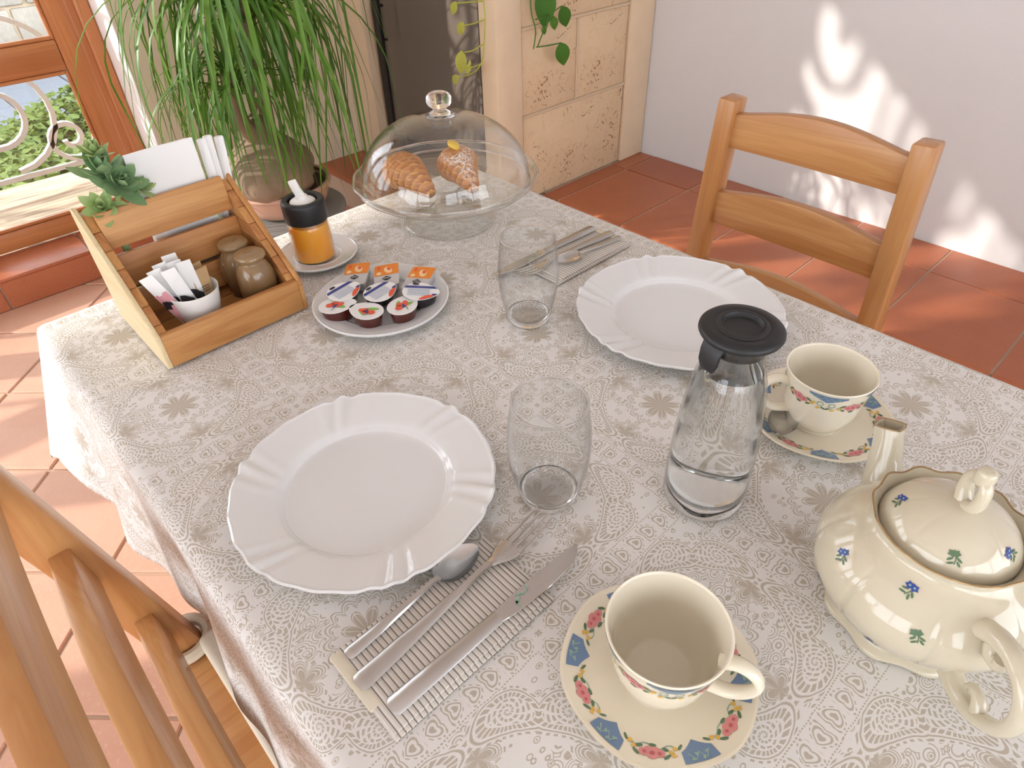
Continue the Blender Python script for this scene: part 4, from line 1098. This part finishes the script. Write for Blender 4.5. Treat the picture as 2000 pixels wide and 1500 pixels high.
def portion(label, loc, rz, tilt, shape, h, tubmat, lidmat, prints, grp, shrink=.82):
    t = thing('jam_portion', label, 'jam portion', loc, 0, grp); t.rotation_mode = 'ZYX'
    t.rotation_euler = (tilt[0], tilt[1], rz)
    poly_tub(shape, h, shrink, tubmat, t)
    ld = mesh_obj('lid', prism([(x*1.06, y*1.06) for x, y in shape], h, h+.0006, .0002), lidmat, t, None, 40)
    for i, (nm, mt, polys) in enumerate(prints):
        polys = [[(x*1.25, y*1.25) for x, y in q] for q in polys]
        P = [clipto(q, [(x*1.03, y*1.03) for x, y in shape]) for q in polys]; P = [flat(q, h+.0007+.00025*(i+1)) for q in P if q]
        if P:
            o_ = mesh_obj(nm, join(*P), mt, ld, None, 0)
            if len(P) > 1: o_['kind'] = 'stuff'
drop = [(.0215*math.cos(a), .0195*math.sin(a)) for a in [2*PI*k/22 for k in range(22)]]
drop = [(x+(.007*max(0, x/.0215)**4 if x > 0 else 0), y) for x, y in drop]          # round with one pulled-out lip
rect = []
for cx, cy, a0 in ((.026-.004, .0175-.004, 0), (-.026+.004, .0175-.004, PI/2), (-.026+.004, -.0175+.004, PI), (.026-.004, -.0175+.004, 1.5*PI)):
    for k in range(4): a = a0+k*PI/6; rect.append((cx+.004*math.cos(a), cy+.004*math.sin(a)))
def fruit(v):
    r_ = random.Random(v); s = 1 if v != 1 else -1
    return [('leaf_mark', 'lime_print', [ell(-.001, .004*s, .0095, .003, .5), ell(.005, -.004*s, .007, .0028, -.6)]),
            ('fruit_print', 'coral_print', [ell(-.005, .001, .0050, .0042), ell(.005, -.001*s, .0060, .0034, .5), ell(.001, .004, .004, .003)]),
            ('berry_print', 'navy_print', [ell(-.001, -.003*s, .0022, .002), ell(.0015, -.0005, .0016, .0014)]),
            ('stem_print', 'green_print', [ell(-.003, -.008*s, .004, .0005, .8)])]
def bluelid():
    return [('text_print', 'grey_print', [[(-.012, y-.0006), (.013, y-.0006), (.013, y+.0006), (-.012, y+.0006)] for y in (-.007, -.0045, -.002, .0005, .003)]),
            ('band_print', 'navy_print', [[(-.03, .0055), (.03, .0055), (.03, .0095), (-.03, .0095)], [(.013, -.014), (.022, -.014), (.022, -.004), (.016, -.004)]]),
            ('fruit_print', 'coral_print', [ell(.010, -.012, .009, .004, .5)]),
            ('emblem_print', 'black_print', [ell(-.004, .0125, .004, .0018)])]
def orangelid():
    return [('orange_print', 'orange_print', [[(-.0005, -.018), (.027, -.018), (.027, .018), (-.0005, .018)]]),
            ('slice_print', 'pale_orange_print', [ell(.009, -.002, .007, .0045, .4), ell(.004, .009, .003, .003)]),
            ('segment_print', 'coral_print', [ell(.011, -.003, .0035, .0022, .4), ell(.015, .009, .003, .002)]),
            ('diamond_print', 'black_print', [[(-.008, -.0055), (-.0035, 0), (-.008, .0055), (-.0125, 0)]]),
            ('emblem_print', 'foil_white', [[(-.0085, -.003), (-.0075, -.003), (-.0075, .003), (-.0085, .003)]])]
G1 = 'jam portions on the small white plate'
def atT(px_, py_, z):
    d = r2*((px_-1000)/F)+u2*(-(py_-750)/F)+fw; s = (z-1.27)/d.z; return (d.x*s, d.y*s)
for px_, py_, rz, v, lab in ((655, 600, -.15, 0, 'berry jam portion with fruit printed lid, front left on the small plate'), (719, 611, 2.2, 1, 'berry jam portion with fruit printed lid, front middle on the small plate'), (786, 601, .75, 2, 'berry jam portion with fruit printed lid, front right on the small plate')):
    x, y = atT(px_, py_, JZ+.019); portion(lab, (x, y, JZ+.0005), rz-.3, (0, 0), drop, .021, 'tub_berry', 'foil_white', fruit(v), G1)
for px_, py_, rz, lab in ((667, 568, 0.15, 'chocolate portion with blue banded white lid, left of the middle row'), (738, 569, .15, 'chocolate portion with blue banded white lid, centre of the middle row'), (815, 567, -.75, 'chocolate portion with blue banded white lid, right of the middle row')):
    x, y = atT(px_, py_, JZ+.026); portion(lab, (x, y, JZ+.006), rz, (.12, 0), drop, .019, 'tub_dark', 'foil_white', bluelid(), G1)
for px_, py_, rz, lab in ((697, 533, .80, 'orange marmalade portion with grey lid, left of the back row'), (757, 535, .95, 'orange marmalade portion with grey lid, middle of the back row'), (820, 541, .55, 'orange marmalade portion with grey lid, right of the back row')):
    x, y = atT(px_, py_, JZ+.024); portion(lab, (x, y, JZ+.006), rz, (0, -.12), rect, .017, 'tub_clear', 'foil_grey', orangelid(), G1, .85)

# ------------------------------------------------------------------ cake stand
kx, ky = .651, .868
ks = thing('cake_stand', 'clear glass footed cake stand with the domed cover on top', 'cake stand', (kx, ky, CZ))
wav = lambda a, r, z: (r*(1+(.006*math.cos(16*a) if r > .14 else 0)), z)
mesh_obj('plate', lathe(smoothprof([(0, .070), (.06, .070), (.125, .070), (.140, .072), (.150, .078), (.1535, .084)], 4)+[(.1555, .0845)]+smoothprof([(.1565, .082), (.152, .0735), (.142, .0665), (.125, .0640), (.03, .0635)], 4)+smoothprof([(.022, .060), (.018, .050), (.022, .036), (.040, .020), (.066, .008), (.080, .001), (.0775, 0), (.064, .004), (.036, .015), (.014, .028), (0, .032)], 4), 112, wav), 'green_glass', ks, None, 60)
mesh_obj('rim', ringm(.1550, .0835, .0022, 128, .006), 'solid_glass', ks, None, 70)
mesh_obj('foot_rim', ringm(.0782, .0018, .0016), 'solid_glass', ks, None, 70)
dm = thing('glass_dome', 'clear glass dome with round knob covering two croissants', 'dome', (kx, ky, CZ+.0706))
R = .142; H = .106; ou, in_ = [], []
for k in range(25):
    a = PI/2*k/24
    ou.append((R*math.cos(a)**.92 if k < 24 else 0, .004+H*math.sin(a)**1.0)); in_.append(((R-.0022)*math.cos(a)**.92 if k < 24 else 0, .004+(H-.0022)*math.sin(a)))
mesh_obj('cover', lathe(in_[::-1]+[(R-.0022, .0005), (R+.0012, 0), (R+.0018, .002)]+ou, 112), 'clear_glass', dm, None, 60)
mesh_obj('rim', ringm(R+.0005, .0018, .0016, 128), 'solid_glass', dm, None, 70)
mesh_obj('knob', move(lathe(smoothprof([(0, -.002), (.021, -.0018), (.0225, .001), (.017, .004), (.0115, .008), (.0125, .012), (.0185, .017), (.0205, .024), (.0180, .031), (.010, .0355), (0, .0365)], 5), 48), (0, 0, .004+H-.001)), 'solid_glass', dm, None, 60)
def croissant(label, mat, loc, rz, L=.098, custard=False):
    t = thing('croissant', label, 'croissant', loc, rz)
    V, Fc, RD = [], [], []; n, m_ = 132, 30
    for i in range(n+1):
        s = i/n; x = -L/2+L*s; y = -.010*math.sin(PI*s)
        body = interp([(0, .004), (.05, .016), (.18, .029), (.38, .0335), (.55, .030), (.75, .021), (.92, .0135), (1, .0075)], s)
        seg = (s*12.0+.15) % 1.0; step_ = (1-seg)
        body *= .95+.05*step_**.7
        for k in range(m_):
            a = 2*PI*k/m_; tw = ((s*12+.15+.22*math.sin(a)) % 1.0); bb = body*(.95+.055*(1-tw)**.8+.012*math.sin(23*s*6+3*a))
            V.append((x+.012*math.sin(a)*.5, y+math.cos(a)*bb*1.08, max(.0, .029*min(1, body/.024)+math.sin(a)*bb*.92))); RD.append(tw)
    for i in range(n):
        for k in range(m_): j = (k+1) % m_; Fc.append((i*m_+k, i*m_+j, i*m_+m_+j, i*m_+m_+k))
    Fc += [tuple(range(m_))[::-1], tuple(range(n*m_, n*m_+m_))]
    o_ = mesh_obj('pastry', (V, Fc), mat, t, None, 60)
    at_ = o_.data.attributes.new('ridge', 'FLOAT', 'POINT'); at_.data.foreach_set('value', RD)
    if custard: mesh_obj('custard', xf(lathe(smoothprof([(0, -.004), (.009, -.003), (.011, 0), (.009, .004), (.004, .0065), (0, .007)], 4), 24, lambda a, r, z: (r*1.3*(1+.25*math.cos(2*a+.4)), z)), Matrix.Translation((-.016, -.012, .0595)) @ Matrix.Rotation(-.5, 4, 'X')), 'custard', t, None, 60)
    return t
def tow(px_, py_, z): return Vector((*atT(px_, py_, z), z))
c_ = tow(806, 345, CZ+.092); a1 = tow(760, 315, CZ+.09); a2 = tow(850, 372, CZ+.09); dv_ = a2-a1
croissant('golden plain croissant, left one under the glass dome', 'croissant_plain', (c_.x, c_.y, CZ+.0708), math.atan2(dv_.y, dv_.x), .118)
c_ = tow(908, 333, CZ+.092); a1 = tow(888, 295, CZ+.09); a2 = tow(935, 365, CZ+.09); dv_ = a2-a1
croissant('croissant dusted with sugar and topped with custard under the dome', 'croissant_sugar', (c_.x, c_.y, CZ+.0708), math.atan2(dv_.y, dv_.x), .116, True)

# ------------------------------------------------------------------ cutlery on folded cloth napkins
def strip_sweep(st_):
    """st_: list of (x, y, z, halfwidth, thickness): flat bar"""
    V, Fc = [], []
    for x, y, z, hw_, th in st_:
        V += [(x, y-hw_, z), (x, y-hw_*.7, z+th), (x, y+hw_*.7, z+th), (x, y+hw_, z), (x, y+hw_*.7, z-th*.4), (x, y-hw_*.7, z-th*.4)]
    n = 6
    for i in range(len(st_)-1):
        for k in range(n): j = (k+1) % n; Fc.append((i*n+k, i*n+j, i*n+n+j, i*n+n+k))
    m_ = (len(st_)-1)*n; Fc += [tuple(range(n))[::-1], tuple(range(m_, m_+n))]
    return V, Fc
def handle(L, w0, w1, z0=.002, zt=.006):
    return [(0, 0, z0, w0*.55, .0012), (.002, 0, z0, w0*.9, .0014), (.006, 0, z0, w0, .0015), (L*.3, 0, z0+.0005, w0*.88, .0016), (L*.6, 0, z0+.0015, w0*.6, .0018), (L*.82, 0, zt-.001, w1*1.05, .0020), (L*.93, 0, zt, w1, .0022), (L, 0, zt-.0008, w1*1.1, .0020)]
def place(t, p0, p1):
    t.location = (p0[0], p0[1], t.location.z); t.rotation_euler = (0, 0, math.atan2(p1[1]-p0[1], p1[0]-p0[0])); return math.hypot(p1[0]-p0[0], p1[1]-p0[1])
def fork(label, p0, p1, z):
    t = thing('fork', label, 'fork', (0, 0, z), 0, 'forks'); L = place(t, p0, p1); h_ = L*.66
    mesh_obj('handle', strip_sweep(handle(h_, .0088, .0034)), 'steel_matt', t, None, 50)
    x0 = h_-.001
    hd_ = strip_sweep([(x0, 0, .0052, .0036, .0018), (x0+.008, 0, .0040, .0060, .0014), (x0+.017, 0, .0024, .0100, .0012), (x0+.026, 0, .0016, .0118, .0012), (x0+.032, 0, .0016, .0120, .0012)])
    mesh_obj('head', hd_, 'steel', t, None, 50)
    for k in range(4):
        y = -.0099+.0066*k
        mesh_obj('tine', strip_sweep([(x0+.030, y, .0016, .0020, .0012), (x0+.045, y*1.0, .0024, .0018, .0011), (L-.012, y*.98, .0052, .0014, .0010), (L-.003, y*.96, .0074, .0010, .0008), (L, y*.96, .0080, .0004, .0004)]), 'steel', t, None, 50)
def spoon(label, p0, p1, z, parent_rot=None, grp='teaspoons'):
    t = thing('teaspoon', label, 'spoon', (0, 0, z), 0, grp); L = place(t, p0, p1); bl = .050; h_ = L-bl+.004
    mesh_obj('handle', strip_sweep(handle(h_, .0062, .0026)), 'steel_matt', t, None, 50)
    V, Fc = [], []; n, m_ = 24, 7; cx = L-bl/2; out_w = .0158
    for sgn, off in ((1, 0), (-1, -.0009)):
        for j in range(m_+1):
            q = j/m_
            for k in range(n):
                a = 2*PI*k/n; ex = bl/2*math.cos(a); ey = out_w*math.sin(a)*(1-.16*math.cos(a))
                V.append((cx+ex*q, ey*q, .0068-.0062*(1-q*q)**.8+off*(1 if q < 1 else .3)))
    for b_ in (0, (m_+1)*n):
        for j in range(m_):
            for k in range(n): i = (k+1) % n; Fc.append((b_+j*n+k, b_+j*n+i, b_+(j+1)*n+i, b_+(j+1)*n+k))
    for k in range(n): i = (k+1) % n; Fc.append((m_*n+k, m_*n+i, (m_+1)*n+m_*n+i, (m_+1)*n+m_*n+k))
    mesh_obj('bowl', (V, Fc), 'steel', t, None, 60); return t
def knife(label, p0, p1, z, edge=1):
    t = thing('table_knife', label, 'knife', (0, 0, z), 0, 'table knives'); L = place(t, p0, p1); h_ = L*.52
    mesh_obj('handle', strip_sweep([(0, 0, .003, .005, .0016), (.003, 0, .003, .0088, .0022), (h_*.4, 0, .003, .0082, .0024), (h_*.85, 0, .003, .0068, .0024), (h_, 0, .003, .0066, .0022)]), 'steel_matt', t, None, 50)
    n = 14; top, bot = [], []
    for i in range(n+1):
        s = i/n; x = h_-.001+(L-h_)*s
        spine = -.0062-.0015*math.sin(PI*s*.9)+.004*max(0, s-.75)*1.5; ed = interp([(0, .0062), (.12, .0085), (.5, .0105), (.8, .0085), (.93, .004), (1, -.004)], s)
        top.append((x, spine*edge)); bot.append((x, ed*edge))
    mesh_obj('blade', bevel(prism(top+bot[::-1], .0024, .0040), .0005, 1, 60), 'steel', t, None, 40)
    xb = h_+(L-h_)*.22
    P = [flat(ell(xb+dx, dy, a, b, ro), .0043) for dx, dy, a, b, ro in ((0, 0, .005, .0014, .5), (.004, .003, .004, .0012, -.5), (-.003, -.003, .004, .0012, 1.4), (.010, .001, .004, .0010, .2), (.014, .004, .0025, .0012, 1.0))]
    o_ = mesh_obj('leaf_mark', join(*P), 'pale_green', t, None, 0); o_['kind'] = 'stuff'  # flat pale green leaf shapes laid just above the blade
def cloth_napkin(label, x0, x1, y0, y1, flip=1):
    cx, cy = (x0+x1)/2, (y0+y1)/2; hx, hy = (x1-x0)/2, (y1-y0)/2
    t = thing('cloth_napkin', label, 'napkin', (cx, cy, CZ+.0012), 0, 'striped cloth napkins')
    mesh_obj('lower_layer', box((-hx, -hy, 0), (hx, hy, .0022), .0009, 2), 'ribbed_cotton', t)
    mesh_obj('upper_layer', box((-hx+.001 if flip > 0 else -hx+.012, -hy+.004, .0024), (hx-.010 if flip > 0 else hx-.001, hy-.001, .0046), .0009, 2), 'ribbed_cotton', t)
    mesh_obj('hem', box((-hx-.002, -hy+.03, .0023), (-hx+.008, hy-.002, .0050), .001, 2) if flip > 0 else box((hx-.008, -hy+.03, .0023), (hx+.002, hy-.002, .0050), .001, 2), 'cushion', t)
NZ = CZ+.0062
cloth_napkin('striped folded cloth napkin under the near cutlery', .066, .237, .216, .309)
spoon('steel teaspoon on the near striped napkin beside the plate', (.075, .297), (.221, .301), NZ)
fork('steel fork on the near striped napkin between spoon and knife', (.068, .270), (.293, .283), NZ)
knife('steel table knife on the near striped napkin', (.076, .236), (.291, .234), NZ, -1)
cloth_napkin('striped folded cloth napkin under the far cutlery near the table edge', .620, .792, .575, .668, -1)
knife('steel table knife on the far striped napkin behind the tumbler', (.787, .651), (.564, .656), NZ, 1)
fork('steel fork on the far striped napkin behind the tumbler', (.797, .619), (.585, .630), NZ)
spoon('steel teaspoon on the far striped napkin near the chair', (.793, .598), (.655, .610), NZ)
ts = spoon('steel teaspoon resting on the far saucer behind the cup', (.675, .215), (.541, .178), CZ+.013)

# ------------------------------------------------------------------ ponytail palm
pm = thing('ponytail_palm', 'ponytail palm with swollen trunk and long drooping leaves in a bowl', 'plant', (.90, 2.15, 0))
def caud():
    r_ = random.Random(2); ph = [r_.uniform(0, 6) for _ in range(6)]
    def mod(a, r, z): return r*(1+.10*math.sin(2*a+ph[0])+.05*math.sin(5*a+ph[1]+z*20)+.025*math.sin(11*a+z*50)), z
    return lathe(smoothprof([(0, .36), (.11, .36), (.15, .39), (.158, .42), (.140, .47), (.10, .51), (.06, .545), (.035, .60), (0, .61)], 5), 40, mod)
mesh_obj('caudex', move(caud(), (-.02, 0, 0)), 'bark', pm, None, 60)
crowns = [((.03, .02, .90), [(0, 0, .55), (.015, .0, .68), (.02, .015, .80), (.03, .02, .92)], 110), ((-.09, -.06, .74), [(-.05, -.02, .54), (-.10, -.04, .64), (-.10, -.06, .75)], 70), ((.02, -.02, 1.10), [(.03, .02, .90), (.025, 0, 1.0), (.02, -.02, 1.10)], 70)]
for c, stem, _ in crowns: mesh_obj('trunk', tube(smoothprof(stem, 4), [.030-.012*i/(4*(len(stem)-1)) for i in range(4*(len(stem)-1)+1)], 12), 'bark', pm, None, 60)
lr = random.Random(21)
def strap(L, W, droop, rise):
    """one arching strap leaf along +x from the origin"""
    V, Fc = [], []; n = 14; p = Vector((0, 0, 0)); ang = rise
    for i in range(n+1):
        s = i/n; wv = W*(1-s**3)*(.55+.45*min(1, s*6)); side_ = .008*math.sin(s*5)
        t_ = Vector((math.cos(ang), 0, math.sin(ang))); nr = Vector((-t_.z, 0, t_.x))
        V += [tuple(p+Vector((0, -wv/2+side_, 0))+nr*wv*.18), tuple(p+Vector((0, side_, 0))), tuple(p+Vector((0, wv/2+side_, 0))+nr*wv*.18)]
        if i: o_ = 3*i; Fc += [(o_-3, o_-2, o_+1, o_), (o_-2, o_-1, o_+2, o_+1)]
        p = p+t_*(L/n); ang -= droop*(1.9-1.5*s)/n
        ang = max(ang, -PI/2*.97)
    return V, Fc
bank = []
for k in range(16):
    o_ = mesh_obj('leaf', strap(lr.uniform(.60, 1.0), lr.uniform(.010, .0165), lr.uniform(2.3, 3.4), lr.uniform(.2, 1.25)), 'palm_leaf', pm, None, 70); bank.append(o_.data)
    o_.location = crowns[0][0]; o_.rotation_euler = (0, 0, k*.393)
for c, _, n in crowns:
    for k in range(n):
        a = lr.uniform(0, 2*PI); s = lr.uniform(.7, 1.12)
        if c[2] < .8: s *= .72
        if c[1]+2.15+.40*s*math.sin(a) > 2.66: continue
        shared('leaf', lr.choice(bank), pm, (c[0]+.015*math.cos(a), c[1]+.015*math.sin(a), c[2]+lr.uniform(-.06, .04)), (lr.uniform(-.25, .25), lr.uniform(-.2, .2), a), (s*lr.uniform(.55, 1.15), s, s))
bw = thing('terracotta_bowl', 'shallow terracotta bowl holding the palm', 'pot', (.90, 2.15, .285))
mesh_obj('bowl', lathe(smoothprof([(0, 0), (.10, 0), (.14, .02), (.165, .075), (.172, .085), (.168, .095), (.156, .093), (.150, .07), (0, .065)], 4), 56), 'terracotta_pot', bw, None, 50)
so = mesh_obj('soil', move(lathe([(0, .085), (.08, .083), (.152, .074)], 40), (0, 0, 0)), 'soil', bw)
gp = thing('grey_planter', 'round grey planter stand under the terracotta bowl', 'planter', (.90, 2.15, 0))
mesh_obj('drum', lathe(smoothprof([(0, .0), (.13, 0), (.15, .01), (.185, .16), (.200, .26), (.205, .272), (.200, .283), (.17, .284), (0, .284)], 4), 56), 'grey_pot', gp, None, 50)

# ------------------------------------------------------------------ trailing vines from the mantel above
def heart(L, W):
    V, Fc = [], []; n = 8
    for i in range(n+1):
        s = i/n; ww = W*math.sin(PI*s**.75)**.9*(1 if s < .99 else .02); zz = -.25*L*s*s
        V += [(s*L, -ww/2, zz+ww*.12), (s*L, 0, zz), (s*L, ww/2, zz+ww*.12)]
        if i: o_ = 3*i; Fc += [(o_-3, o_-2, o_+1, o_), (o_-2, o_-1, o_+2, o_+1)]
    return V, Fc
def ray_at(px_, py_, dist_axis, val):
    d = r2*((px_-1000)/F)+u2*(-(py_-750)/F)+fw; s = (val-(0, 0, 1.27)[dist_axis])/d[dist_axis]; return Vector((0, 0, 1.27))+d*s
def vine(label, stems, leaves, mat, lsz):
    t = thing('trailing_vine', label, 'plant', tuple(stems[0][0]))
    b = Vector(stems[0][0])
    for s_ in stems: mesh_obj('stem', tube(smoothprof([tuple(p-b) for p in s_], 5), .0022, 6), mat, t, None, 60)
    for p, q, k in leaves:
        d = q-p; L = d.length*k; m_ = heart(L, L*lsz)
        xx = d.normalized(); vz = Vector((-.6, -.7, .4)); yy = vz.cross(xx).normalized(); z_ = xx.cross(yy)
        Mx = Matrix(((xx.x, yy.x, z_.x), (xx.y, yy.y, z_.y), (xx.z, yy.z, z_.z))).to_4x4()
        mesh_obj('leaf', move(xf(m_, Mx), p-b), mat, t, None, 70)
A = lambda x, y: ray_at(x, y, 0, 1.50)
vine('yellow green trailing vine hanging before the fireplace glass', [[A(938, -90)+Vector((.03, 0, 0)), A(942, -30), A(947, 30), A(946, 80), A(942, 118), A(925, 142), A(900, 150)], [A(946, 38), A(925, 46), A(905, 50)], [A(946, 84), A(925, 98), A(908, 102)], [A(944, 2), A(920, 4), A(892, 6)], [A(938, 125), A(928, 130), A(918, 132)]],
     [(A(905, 42), A(893, 74), 1), (A(902, 98), A(898, 152), 1), (A(897, 148), A(878, 166), 1), (A(921, 130), A(901, 143), 1), (A(890, 2), A(881, 34), 1), (A(916, 132), A(918, 118), 1)], 'vine_yellow', .42)
B = lambda x, y: ray_at(x, y, 1, 1.69)
vine('green heart leaved vine hanging in front of the stone blocks', [[B(1030, -90)+Vector((0, .02, 0)), B(1034, -20), B(1038, 25), B(1046, 60), B(1042, 96)], [B(1046, 38), B(1070, 30), B(1096, 12)], [B(1050, 92), B(1058, 70), B(1068, 52), B(1070, 30)], [B(1048, 92), B(1070, 89), B(1094, 84)], [B(1070, 30), B(1078, 30), B(1082, 33)]],
     [(B(1066, -28), B(1064, 60), 1), (B(1097, 11), B(1110, 58), 1), (B(1080, 31), B(1085, 62), 1), (B(1094, 82), B(1105, 134), 1), (B(1060, 52), B(1066, 70), 1)], 'vine_green', .55)
